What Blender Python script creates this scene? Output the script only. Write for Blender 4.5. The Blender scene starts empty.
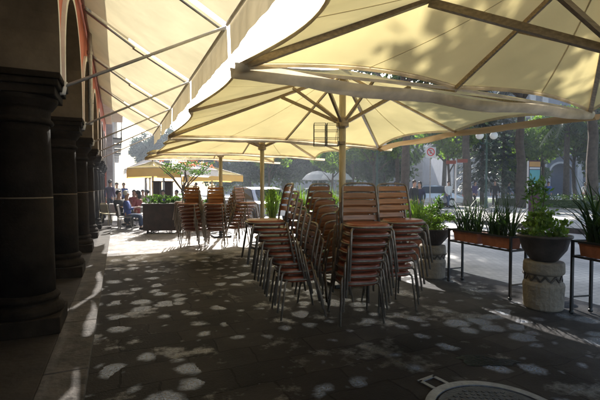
import bpy, math, random
from mathutils import Vector, Matrix
R = math.radians
S = bpy.context.scene
COL = S.collection

# ------------------------------------------------------------------ camera, sky, sun, exposure
H = 1.42                                   # eye height
A = R(24.5)                                # the arcade and the umbrella row run 24.5 degrees left of the view
CA, SA = math.cos(A), math.sin(A)
cam_d = bpy.data.cameras.new('camera'); cam = bpy.data.objects.new('camera', cam_d); COL.objects.link(cam)
cam_d.lens = 24; cam_d.sensor_width = 36; cam_d.clip_end = 2000; cam_d.clip_start = .05
cam.location = (0, 0, H); cam.rotation_euler = (R(90 - 1.72), 0, 0)
S.camera = cam
SUN_AZ, SUN_EL = R(5), R(33)               # sun 5 degrees left of straight ahead
w = bpy.data.worlds.new('World'); S.world = w; w.use_nodes = True
wn = w.node_tree; bg = wn.nodes['Background']
sky = wn.nodes.new('ShaderNodeTexSky'); sky.sky_type = 'NISHITA'; sky.sun_disc = False
sky.sun_elevation = SUN_EL; sky.sun_rotation = -SUN_AZ
sky.air_density = 1.2; sky.dust_density = 2.5; sky.ozone_density = 1.0
wn.links.new(sky.outputs[0], bg.inputs[0]); bg.inputs[1].default_value = .13
sd = bpy.data.lights.new('sun', 'SUN'); so = bpy.data.objects.new('sun', sd); COL.objects.link(so)
sd.energy = 5.0; sd.angle = R(.53); sd.color = (1, .965, .90)
sdir = Vector((-math.sin(SUN_AZ) * math.cos(SUN_EL), math.cos(SUN_AZ) * math.cos(SUN_EL), math.sin(SUN_EL)))
so.rotation_euler = sdir.to_track_quat('Z', 'Y').to_euler(); so.location = sdir * 50
S.view_settings.view_transform = 'Standard'; S.view_settings.look = 'None'
S.view_settings.exposure = 1.45; S.view_settings.gamma = 1; S.view_settings.use_curve_mapping = False
S.cycles.max_bounces = 8; S.cycles.transparent_max_bounces = 16; S.cycles.sample_clamp_indirect = 6

# ------------------------------------------------------------------ helpers
def P(s, t, z=0):                          # street frame (s across, t along the arcade) to world
    return Vector((s * CA - t * SA, s * SA + t * CA, z))

def at(px, Y, z=0):                        # a place on the view line of photo column px, Y metres ahead
    return Vector(((px - 300) / 400 * Y, Y, z))

class MB:
    def __init__(self): self.v = []; self.f = []; self.m = []
    def add(self, vs, fs, mi=0):
        o = len(self.v); self.v += [tuple(p) for p in vs]
        self.f += [tuple(i + o for i in f) for f in fs]; self.m += [mi] * len(fs)
    def box(self, c, d, rz=0, mi=0, mat=None):
        x, y, z = [q / 2 for q in d]
        M = Matrix.Translation(c) @ (mat if mat else Matrix.Rotation(rz, 4, 'Z'))
        vs = [M @ Vector((a * x, b * y, e * z)) for a in (-1, 1) for b in (-1, 1) for e in (-1, 1)]
        self.add(vs, [(0, 1, 3, 2), (4, 6, 7, 5), (0, 4, 5, 1), (2, 3, 7, 6), (0, 2, 6, 4), (1, 5, 7, 3)], mi)
    def bar(self, a, b, wd, ht, mi=0):     # rectangular bar from a to b, ht measured upright
        a, b = Vector(a), Vector(b); d = (b - a); L = d.length; d.normalize()
        up = Vector((0, 0, 1))
        if abs(d.z) > .99: up = Vector((0, 1, 0))
        sx = d.cross(up).normalized(); uz = sx.cross(d).normalized()
        vs = []
        for p in (a, b):
            for i, j in ((-1, -1), (1, -1), (1, 1), (-1, 1)): vs.append(p + sx * i * wd / 2 + uz * j * ht / 2)
        self.add(vs, [(3, 2, 1, 0), (4, 5, 6, 7), (0, 1, 5, 4), (1, 2, 6, 5), (2, 3, 7, 6), (3, 0, 4, 7)], mi)
    def tube(self, pts, r, n=8, closed=False, mi=0):
        pts = [Vector(p) for p in pts]; k = len(pts)
        rs = r if isinstance(r, (list, tuple)) else [r] * k
        ref = None; vs = []
        for i in range(k):
            if closed: d = pts[(i + 1) % k] - pts[i - 1]
            else: d = pts[min(i + 1, k - 1)] - pts[max(i - 1, 0)]
            d.normalize()
            if ref is None: ref = Vector((0, 0, 1)) if abs(d.z) < .9 else Vector((1, 0, 0))
            u = (ref - d * ref.dot(d))
            if u.length < 1e-4: u = d.orthogonal()
            u.normalize(); ref = u; v = d.cross(u)
            for j in range(n):
                a = 2 * math.pi * j / n
                vs.append(pts[i] + (u * math.cos(a) + v * math.sin(a)) * rs[i])
        fs = []
        for i in range(k if closed else k - 1):
            i2 = (i + 1) % k
            for j in range(n):
                j2 = (j + 1) % n
                fs.append((i * n + j, i * n + j2, i2 * n + j2, i2 * n + j))
        if not closed:
            fs.append(tuple(reversed(range(n)))); fs.append(tuple((k - 1) * n + j for j in range(n)))
        self.add(vs, fs, mi)
    def lathe(self, prof, c=(0, 0, 0), n=24, mi=0, sq=0):
        c = Vector(c); vs = []; k = len(prof)
        for r, z in prof:
            for j in range(n):
                a = 2 * math.pi * j / n; ca, sa = math.cos(a), math.sin(a)
                q = 1.0
                if sq: q = 1 / max(abs(ca), abs(sa)) ** sq
                vs.append(c + Vector((r * q * ca, r * q * sa, z)))
        fs = [(i * n + j, i * n + (j + 1) % n, (i + 1) * n + (j + 1) % n, (i + 1) * n + j) for i in range(k - 1) for j in range(n)]
        if prof[0][0] > 1e-5: fs.append(tuple(reversed(range(n))))
        if prof[-1][0] > 1e-5: fs.append(tuple((k - 1) * n + j for j in range(n)))
        self.add(vs, fs, mi)
    def ball(self, c, r, n=10, mi=0, sc=(1, 1, 1)):
        c = Vector(c); vs = [c + Vector((0, 0, -r * sc[2]))]
        for i in range(1, n):
            th = math.pi * i / n
            for j in range(n * 2):
                a = math.pi * j / n
                vs.append(c + Vector((r * sc[0] * math.sin(th) * math.cos(a), r * sc[1] * math.sin(th) * math.sin(a), -r * sc[2] * math.cos(th))))
        vs.append(c + Vector((0, 0, r * sc[2]))); m = 2 * n; fs = []
        for j in range(m): fs.append((0, 1 + (j + 1) % m, 1 + j)); fs.append((len(vs) - 1, len(vs) - 1 - m + j, len(vs) - 1 - m + (j + 1) % m))
        for i in range(n - 2):
            for j in range(m): fs.append((1 + i * m + j, 1 + i * m + (j + 1) % m, 1 + (i + 1) * m + (j + 1) % m, 1 + (i + 1) * m + j))
        self.add(vs, fs, mi)
    def build(self, name, mats, parent=None, smooth=False, bevel=0, solid=0):
        me = bpy.data.meshes.new(name); me.from_pydata(self.v, [], self.f)
        if not isinstance(mats, (list, tuple)): mats = [mats]
        for m in mats: me.materials.append(m)
        me.polygons.foreach_set('material_index', self.m)
        if smooth: me.polygons.foreach_set('use_smooth', [True] * len(self.f))
        me.update()
        o = bpy.data.objects.new(name, me); COL.objects.link(o)
        if parent: o.parent = parent
        if smooth == 'auto' or (smooth and smooth is not True): pass
        if solid:
            q = o.modifiers.new('solid', 'SOLIDIFY'); q.thickness = solid
        if bevel:
            q = o.modifiers.new('bevel', 'BEVEL'); q.width = bevel; q.segments = 2; q.limit_method = 'ANGLE'
        return o

def tag(o, label=None, cat=None, group=None, kind=None):
    if label: o['label'] = label
    if cat: o['category'] = cat
    if group: o['group'] = group
    if kind: o['kind'] = kind
    return o

def thing(name, loc=(0, 0, 0), rz=0, label=None, cat=None, group=None, kind=None):
    o = bpy.data.objects.new(name, None); COL.objects.link(o)
    o.location = loc; o.rotation_euler = (0, 0, rz); o.empty_display_size = .1
    return tag(o, label, cat, group, kind)

KIDS = {}
def kids(o): return [c for c in bpy.data.objects if c.parent == o]
def copy_tree(o, parent=None):
    c = o.copy(); COL.objects.link(c)
    if parent: c.parent = parent
    if o.name not in KIDS: KIDS[o.name] = kids(o)
    for ch in KIDS[o.name]: copy_tree(ch, c)
    return c

# ------------------------------------------------------------------ materials
def nt(name):
    m = bpy.data.materials.new(name); m.use_nodes = True
    return m, m.node_tree, m.node_tree.nodes['Principled BSDF']

def mat(name, col, rough=.6, var=.25, scale=6, bump=.15, metal=0, col2=None, spec=.5, detail=6, bscale=None, coat=0):
    m, t, b = nt(name); n, l = t.nodes, t.links
    b.inputs['Roughness'].default_value = rough; b.inputs['Metallic'].default_value = metal
    b.inputs['Specular IOR Level'].default_value = spec
    if coat: b.inputs['Coat Weight'].default_value = coat; b.inputs['Coat Roughness'].default_value = .1
    tc = n.new('ShaderNodeTexCoord')
    no = n.new('ShaderNodeTexNoise'); no.inputs['Scale'].default_value = scale; no.inputs['Detail'].default_value = detail
    no.inputs['Roughness'].default_value = .65
    l.new(tc.outputs['Object'], no.inputs['Vector'])
    rp = n.new('ShaderNodeValToRGB'); rp.color_ramp.elements[0].position = .3; rp.color_ramp.elements[1].position = .7
    c2 = col2 if col2 else tuple(min(1, c * (1 + var)) for c in col)
    c1 = col if col2 else tuple(c * (1 - var) for c in col)
    rp.color_ramp.elements[0].color = (*c1, 1); rp.color_ramp.elements[1].color = (*c2, 1)
    l.new(no.outputs['Fac'], rp.inputs[0]); l.new(rp.outputs[0], b.inputs['Base Color'])
    if bump:
        nb = n.new('ShaderNodeTexNoise'); nb.inputs['Scale'].default_value = bscale or scale * 5; nb.inputs['Detail'].default_value = 5
        l.new(tc.outputs['Object'], nb.inputs['Vector'])
        bp = n.new('ShaderNodeBump'); bp.inputs['Strength'].default_value = bump; bp.inputs['Distance'].default_value = .02
        l.new(nb.outputs['Fac'], bp.inputs['Height']); l.new(bp.outputs[0], b.inputs['Normal'])
    return m

def fabric(name, col, trans=.5, var=.06, scale=1.5, sheen=.0):
    m, t, b = nt(name); n, l = t.nodes, t.links; n.remove(b)
    out = n['Material Output']
    tc = n.new('ShaderNodeTexCoord')
    no = n.new('ShaderNodeTexNoise'); no.inputs['Scale'].default_value = scale; no.inputs['Detail'].default_value = 5
    l.new(tc.outputs['Object'], no.inputs['Vector'])
    rp = n.new('ShaderNodeValToRGB'); rp.color_ramp.elements[0].position = .3; rp.color_ramp.elements[1].position = .7
    rp.color_ramp.elements[0].color = (*[c * (1 - var * 1.6) for c in col], 1); rp.color_ramp.elements[1].color = (*[min(1, c * (1 + var)) for c in col], 1)
    l.new(no.outputs['Fac'], rp.inputs[0])
    nb = n.new('ShaderNodeTexNoise'); nb.inputs['Scale'].default_value = 2.2; nb.inputs['Detail'].default_value = 2.5; nb.inputs['Distortion'].default_value = .35
    l.new(tc.outputs['Object'], nb.inputs['Vector'])
    bp = n.new('ShaderNodeBump'); bp.inputs['Strength'].default_value = .5; bp.inputs['Distance'].default_value = .045
    l.new(nb.outputs['Fac'], bp.inputs['Height'])
    d = n.new('ShaderNodeBsdfDiffuse'); tr = n.new('ShaderNodeBsdfTranslucent'); mx = n.new('ShaderNodeMixShader')
    for q in (d, tr): l.new(rp.outputs[0], q.inputs['Color']); l.new(bp.outputs[0], q.inputs['Normal'])
    mx.inputs[0].default_value = trans
    l.new(d.outputs[0], mx.inputs[1]); l.new(tr.outputs[0], mx.inputs[2]); l.new(mx.outputs[0], out.inputs['Surface'])
    return m

def leafmat(name, c1, c2, trans=.35):
    m, t, b = nt(name); n, l = t.nodes, t.links
    out = n['Material Output']; ge = n.new('ShaderNodeNewGeometry')
    rp = n.new('ShaderNodeValToRGB'); rp.color_ramp.elements[0].color = (*c1, 1); rp.color_ramp.elements[1].color = (*c2, 1)
    l.new(ge.outputs['Random Per Island'], rp.inputs[0]); l.new(rp.outputs[0], b.inputs['Base Color'])
    b.inputs['Roughness'].default_value = .5
    tr = n.new('ShaderNodeBsdfTranslucent'); mu = n.new('ShaderNodeMixRGB'); mu.blend_type = 'MULTIPLY'; mu.inputs[0].default_value = 1
    mu.inputs[2].default_value = (1.6, 1.9, .7, 1); l.new(rp.outputs[0], mu.inputs[1]); l.new(mu.outputs[0], tr.inputs['Color'])
    mx = n.new('ShaderNodeMixShader'); mx.inputs[0].default_value = trans
    l.new(b.outputs[0], mx.inputs[1]); l.new(tr.outputs[0], mx.inputs[2]); l.new(mx.outputs[0], out.inputs['Surface'])
    return m

def column_mat():
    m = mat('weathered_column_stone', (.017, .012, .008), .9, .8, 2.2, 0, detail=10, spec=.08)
    t = m.node_tree; n, l = t.nodes, t.links; b = n['Principled BSDF']; tc = n.new('ShaderNodeTexCoord')
    a = n.new('ShaderNodeTexNoise'); a.inputs['Scale'].default_value = 5; a.inputs['Detail'].default_value = 10; a.inputs['Roughness'].default_value = .7
    v = n.new('ShaderNodeTexVoronoi'); v.inputs['Scale'].default_value = 34
    l.new(tc.outputs['Object'], a.inputs['Vector']); l.new(tc.outputs['Object'], v.inputs['Vector'])
    r = n.new('ShaderNodeMapRange'); r.inputs['From Max'].default_value = .18; l.new(v.outputs['Distance'], r.inputs['Value'])
    q = n.new('ShaderNodeMath'); q.operation = 'MULTIPLY_ADD'; q.inputs[1].default_value = .25; l.new(r.outputs[0], q.inputs[0]); l.new(a.outputs['Fac'], q.inputs[2])
    bp = n.new('ShaderNodeBump'); bp.inputs['Strength'].default_value = .8; bp.inputs['Distance'].default_value = .025
    l.new(q.outputs[0], bp.inputs['Height']); l.new(bp.outputs[0], b.inputs['Normal']); return m

def woodmat(name, col, rough=.4, axis=0, coat=.2):
    m, t, b = nt(name); n, l = t.nodes, t.links
    tc = n.new('ShaderNodeTexCoord'); mp = n.new('ShaderNodeMapping')
    sc = [40, 40, 40]; sc[axis] = 3; mp.inputs['Scale'].default_value = sc
    l.new(tc.outputs['Object'], mp.inputs[0]); no = n.new('ShaderNodeTexNoise'); no.inputs['Scale'].default_value = 1.5; no.inputs['Detail'].default_value = 5
    l.new(mp.outputs[0], no.inputs['Vector'])
    oi = n.new('ShaderNodeObjectInfo'); 
    rp = n.new('ShaderNodeValToRGB'); rp.color_ramp.elements[0].position = .25; rp.color_ramp.elements[1].position = .75
    rp.color_ramp.elements[0].color = (*[c * .6 for c in col], 1); rp.color_ramp.elements[1].color = (*[c * 1.25 for c in col], 1)
    l.new(no.outputs['Fac'], rp.inputs[0])
    hs = n.new('ShaderNodeHueSaturation'); ma = n.new('ShaderNodeMath'); ma.operation = 'MULTIPLY_ADD'; ma.inputs[1].default_value = .5; ma.inputs[2].default_value = .75
    l.new(oi.outputs['Random'], ma.inputs[0]); l.new(ma.outputs[0], hs.inputs['Value']); l.new(rp.outputs[0], hs.inputs['Color'])
    l.new(hs.outputs[0], b.inputs['Base Color']); b.inputs['Roughness'].default_value = rough; b.inputs['Coat Weight'].default_value = coat
    return m

# flagstone paving, damp and worn, light dapples painted in as pale glossy blotches
def paving_mat():
    m, t, b = nt('damp_flagstones'); n, l = t.nodes, t.links
    tc = n.new('ShaderNodeTexCoord')
    br = n.new('ShaderNodeTexBrick'); br.inputs['Scale'].default_value = 1.0; br.offset = .5
    br.inputs['Brick Width'].default_value = .52; br.inputs['Row Height'].default_value = .34; br.inputs['Mortar Size'].default_value = .009
    br.inputs['Mortar Smooth'].default_value = .3; br.inputs['Bias'].default_value = -.1
    br.inputs['Color1'].default_value = (.021, .018, .016, 1); br.inputs['Color2'].default_value = (.040, .034, .029, 1); br.inputs['Mortar'].default_value = (.014, .011, .009, 1)
    dn = n.new('ShaderNodeTexNoise'); dn.inputs['Scale'].default_value = 4; dn.inputs['Detail'].default_value = 3
    l.new(tc.outputs['Object'], dn.inputs['Vector'])
    dv = n.new('ShaderNodeMixRGB'); dv.blend_type = 'LINEAR_LIGHT'; dv.inputs[0].default_value = .05
    l.new(tc.outputs['Object'], dv.inputs[1]); l.new(dn.outputs['Color'], dv.inputs[2])
    l.new(dv.outputs[0], br.inputs['Vector'])
    # large tone variation
    n1 = n.new('ShaderNodeTexNoise'); n1.inputs['Scale'].default_value = .9; n1.inputs['Detail'].default_value = 8; n1.inputs['Roughness'].default_value = .7
    l.new(tc.outputs['Object'], n1.inputs['Vector'])
    r1 = n.new('ShaderNodeValToRGB'); r1.color_ramp.elements[0].position = .35; r1.color_ramp.elements[0].color = (.45, .43, .42, 1); r1.color_ramp.elements[1].position = .68; r1.color_ramp.elements[1].color = (1.35, 1.3, 1.25, 1)
    l.new(n1.outputs['Fac'], r1.inputs[0])
    mu = n.new('ShaderNodeMixRGB'); mu.blend_type = 'MULTIPLY'; mu.inputs[0].default_value = 1; l.new(br.outputs['Color'], mu.inputs[1]); l.new(r1.outputs[0], mu.inputs[2])
    # dapple blotches: distorted cells with a random radius
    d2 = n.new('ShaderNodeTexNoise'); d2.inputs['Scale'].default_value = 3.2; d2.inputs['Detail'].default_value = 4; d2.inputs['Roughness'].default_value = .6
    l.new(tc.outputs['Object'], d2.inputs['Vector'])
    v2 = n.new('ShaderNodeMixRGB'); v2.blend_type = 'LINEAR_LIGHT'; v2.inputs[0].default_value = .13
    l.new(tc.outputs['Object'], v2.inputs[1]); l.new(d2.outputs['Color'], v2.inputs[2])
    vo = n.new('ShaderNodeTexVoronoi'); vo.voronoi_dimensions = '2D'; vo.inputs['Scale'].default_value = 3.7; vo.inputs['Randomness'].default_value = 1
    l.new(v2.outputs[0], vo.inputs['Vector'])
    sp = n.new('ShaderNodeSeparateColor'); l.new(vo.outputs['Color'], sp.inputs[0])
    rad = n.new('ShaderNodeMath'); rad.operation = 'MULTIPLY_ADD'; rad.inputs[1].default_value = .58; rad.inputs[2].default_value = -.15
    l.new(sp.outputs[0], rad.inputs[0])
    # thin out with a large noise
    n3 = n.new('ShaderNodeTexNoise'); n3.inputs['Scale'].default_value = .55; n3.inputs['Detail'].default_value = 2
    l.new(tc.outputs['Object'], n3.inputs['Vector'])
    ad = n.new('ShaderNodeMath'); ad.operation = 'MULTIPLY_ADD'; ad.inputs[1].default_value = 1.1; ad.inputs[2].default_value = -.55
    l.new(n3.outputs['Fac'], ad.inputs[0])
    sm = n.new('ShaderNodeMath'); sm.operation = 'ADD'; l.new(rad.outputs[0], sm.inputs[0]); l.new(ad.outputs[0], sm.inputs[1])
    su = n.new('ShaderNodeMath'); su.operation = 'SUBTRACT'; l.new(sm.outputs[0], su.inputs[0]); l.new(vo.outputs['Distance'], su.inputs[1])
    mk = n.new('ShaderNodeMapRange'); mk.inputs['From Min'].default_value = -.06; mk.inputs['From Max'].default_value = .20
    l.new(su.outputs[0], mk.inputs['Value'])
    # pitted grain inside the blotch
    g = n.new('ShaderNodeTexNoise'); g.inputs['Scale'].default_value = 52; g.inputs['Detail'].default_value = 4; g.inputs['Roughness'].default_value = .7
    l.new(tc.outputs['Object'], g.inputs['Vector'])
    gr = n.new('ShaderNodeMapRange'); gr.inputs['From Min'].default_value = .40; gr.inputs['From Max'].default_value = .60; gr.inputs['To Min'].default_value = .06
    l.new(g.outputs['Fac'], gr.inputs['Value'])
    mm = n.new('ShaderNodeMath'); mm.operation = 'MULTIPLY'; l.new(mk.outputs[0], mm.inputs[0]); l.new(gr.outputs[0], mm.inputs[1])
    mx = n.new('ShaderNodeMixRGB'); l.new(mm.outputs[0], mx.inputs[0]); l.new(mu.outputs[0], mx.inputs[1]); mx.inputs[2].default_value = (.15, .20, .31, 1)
    # sunlit brightness at the far end of the walk, painted into the colour
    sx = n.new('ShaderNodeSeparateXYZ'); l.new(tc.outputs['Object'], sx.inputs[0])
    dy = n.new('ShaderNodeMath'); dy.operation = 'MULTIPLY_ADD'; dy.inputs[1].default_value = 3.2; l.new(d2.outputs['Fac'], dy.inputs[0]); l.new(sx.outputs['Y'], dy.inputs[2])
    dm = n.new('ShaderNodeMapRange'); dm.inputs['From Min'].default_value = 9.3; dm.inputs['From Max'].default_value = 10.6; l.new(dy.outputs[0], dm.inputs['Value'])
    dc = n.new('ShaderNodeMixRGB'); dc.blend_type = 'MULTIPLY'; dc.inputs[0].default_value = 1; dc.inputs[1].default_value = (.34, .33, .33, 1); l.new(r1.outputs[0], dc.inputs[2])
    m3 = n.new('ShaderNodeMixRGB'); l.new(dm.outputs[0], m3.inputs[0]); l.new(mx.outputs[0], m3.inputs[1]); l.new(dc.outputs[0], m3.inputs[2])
    ex = n.new('ShaderNodeMath'); ex.operation = 'MULTIPLY_ADD'; ex.inputs[1].default_value = 2.6; l.new(n1.outputs['Fac'], ex.inputs[0]); l.new(sx.outputs['X'], ex.inputs[2])  # cool skylight sheen along the street side, painted as grey
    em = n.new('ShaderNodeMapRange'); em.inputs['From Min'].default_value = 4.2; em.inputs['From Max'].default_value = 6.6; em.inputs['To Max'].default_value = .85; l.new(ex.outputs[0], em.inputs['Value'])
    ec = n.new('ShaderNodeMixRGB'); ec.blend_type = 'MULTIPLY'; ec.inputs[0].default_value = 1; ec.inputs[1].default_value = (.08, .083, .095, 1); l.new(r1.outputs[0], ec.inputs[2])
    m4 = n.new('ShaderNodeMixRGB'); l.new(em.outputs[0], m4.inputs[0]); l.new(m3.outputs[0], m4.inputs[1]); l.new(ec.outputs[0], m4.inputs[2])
    l.new(m4.outputs[0], b.inputs['Base Color'])
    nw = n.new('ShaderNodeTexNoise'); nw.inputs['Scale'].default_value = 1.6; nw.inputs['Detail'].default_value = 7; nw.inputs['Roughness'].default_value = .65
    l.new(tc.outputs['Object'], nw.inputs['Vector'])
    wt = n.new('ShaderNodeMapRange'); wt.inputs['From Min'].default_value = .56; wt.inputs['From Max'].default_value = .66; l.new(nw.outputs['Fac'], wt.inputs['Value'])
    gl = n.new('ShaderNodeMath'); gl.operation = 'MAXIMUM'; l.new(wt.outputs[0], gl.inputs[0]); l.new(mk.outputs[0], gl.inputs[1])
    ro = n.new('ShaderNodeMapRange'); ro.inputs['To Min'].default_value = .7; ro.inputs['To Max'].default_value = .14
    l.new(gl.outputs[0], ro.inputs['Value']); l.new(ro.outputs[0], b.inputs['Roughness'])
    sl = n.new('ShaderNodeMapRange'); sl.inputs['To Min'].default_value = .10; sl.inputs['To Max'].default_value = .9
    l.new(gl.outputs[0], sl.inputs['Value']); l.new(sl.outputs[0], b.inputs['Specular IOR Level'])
    hb = n.new('ShaderNodeMath'); hb.operation = 'MULTIPLY_ADD'; hb.inputs[1].default_value = .7
    l.new(g.outputs['Fac'], hb.inputs[0]); 
    iv = n.new('ShaderNodeMath'); iv.operation = 'SUBTRACT'; iv.inputs[0].default_value = 1; l.new(br.outputs['Fac'], iv.inputs[1]); l.new(iv.outputs[0], hb.inputs[2])
    h2 = n.new('ShaderNodeMath'); h2.operation = 'ADD'; l.new(hb.outputs[0], h2.inputs[0]); l.new(n1.outputs['Fac'], h2.inputs[1])
    bp = n.new('ShaderNodeBump'); bp.inputs['Strength'].default_value = .7; bp.inputs['Distance'].default_value = .02
    l.new(h2.outputs[0], bp.inputs['Height']); l.new(bp.outputs[0], b.inputs['Normal'])
    return m

def street_mat():
    m, t, b = nt('street_setts'); n, l = t.nodes, t.links
    tc = n.new('ShaderNodeTexCoord')
    br = n.new('ShaderNodeTexBrick'); br.inputs['Scale'].default_value = 1; br.inputs['Brick Width'].default_value = .14; br.inputs['Row Height'].default_value = .11
    br.inputs['Mortar Size'].default_value = .01; br.inputs['Color1'].default_value = (.46, .45, .44, 1); br.inputs['Color2'].default_value = (.56, .55, .53, 1); br.inputs['Mortar'].default_value = (.38, .38, .38, 1)
    l.new(tc.outputs['Object'], br.inputs['Vector'])
    n1 = n.new('ShaderNodeTexNoise'); n1.inputs['Scale'].default_value = .7; n1.inputs['Detail'].default_value = 8
    l.new(tc.outputs['Object'], n1.inputs['Vector'])
    r1 = n.new('ShaderNodeValToRGB'); r1.color_ramp.elements[0].position = .3; r1.color_ramp.elements[0].color = (.6, .6, .62, 1); r1.color_ramp.elements[1].position = .7; r1.color_ramp.elements[1].color = (1.2, 1.18, 1.15, 1)
    l.new(n1.outputs['Fac'], r1.inputs[0])
    mu = n.new('ShaderNodeMixRGB'); mu.blend_type = 'MULTIPLY'; mu.inputs[0].default_value = 1; l.new(br.outputs['Color'], mu.inputs[1]); l.new(r1.outputs[0], mu.inputs[2])
    l.new(mu.outputs[0], b.inputs['Base Color']); b.inputs['Roughness'].default_value = .6
    bp = n.new('ShaderNodeBump'); bp.inputs['Strength'].default_value = .8; bp.inputs['Distance'].default_value = .03
    l.new(n1.outputs['Fac'], bp.inputs['Height']); l.new(bp.outputs[0], b.inputs['Normal'])
    return m

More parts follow.
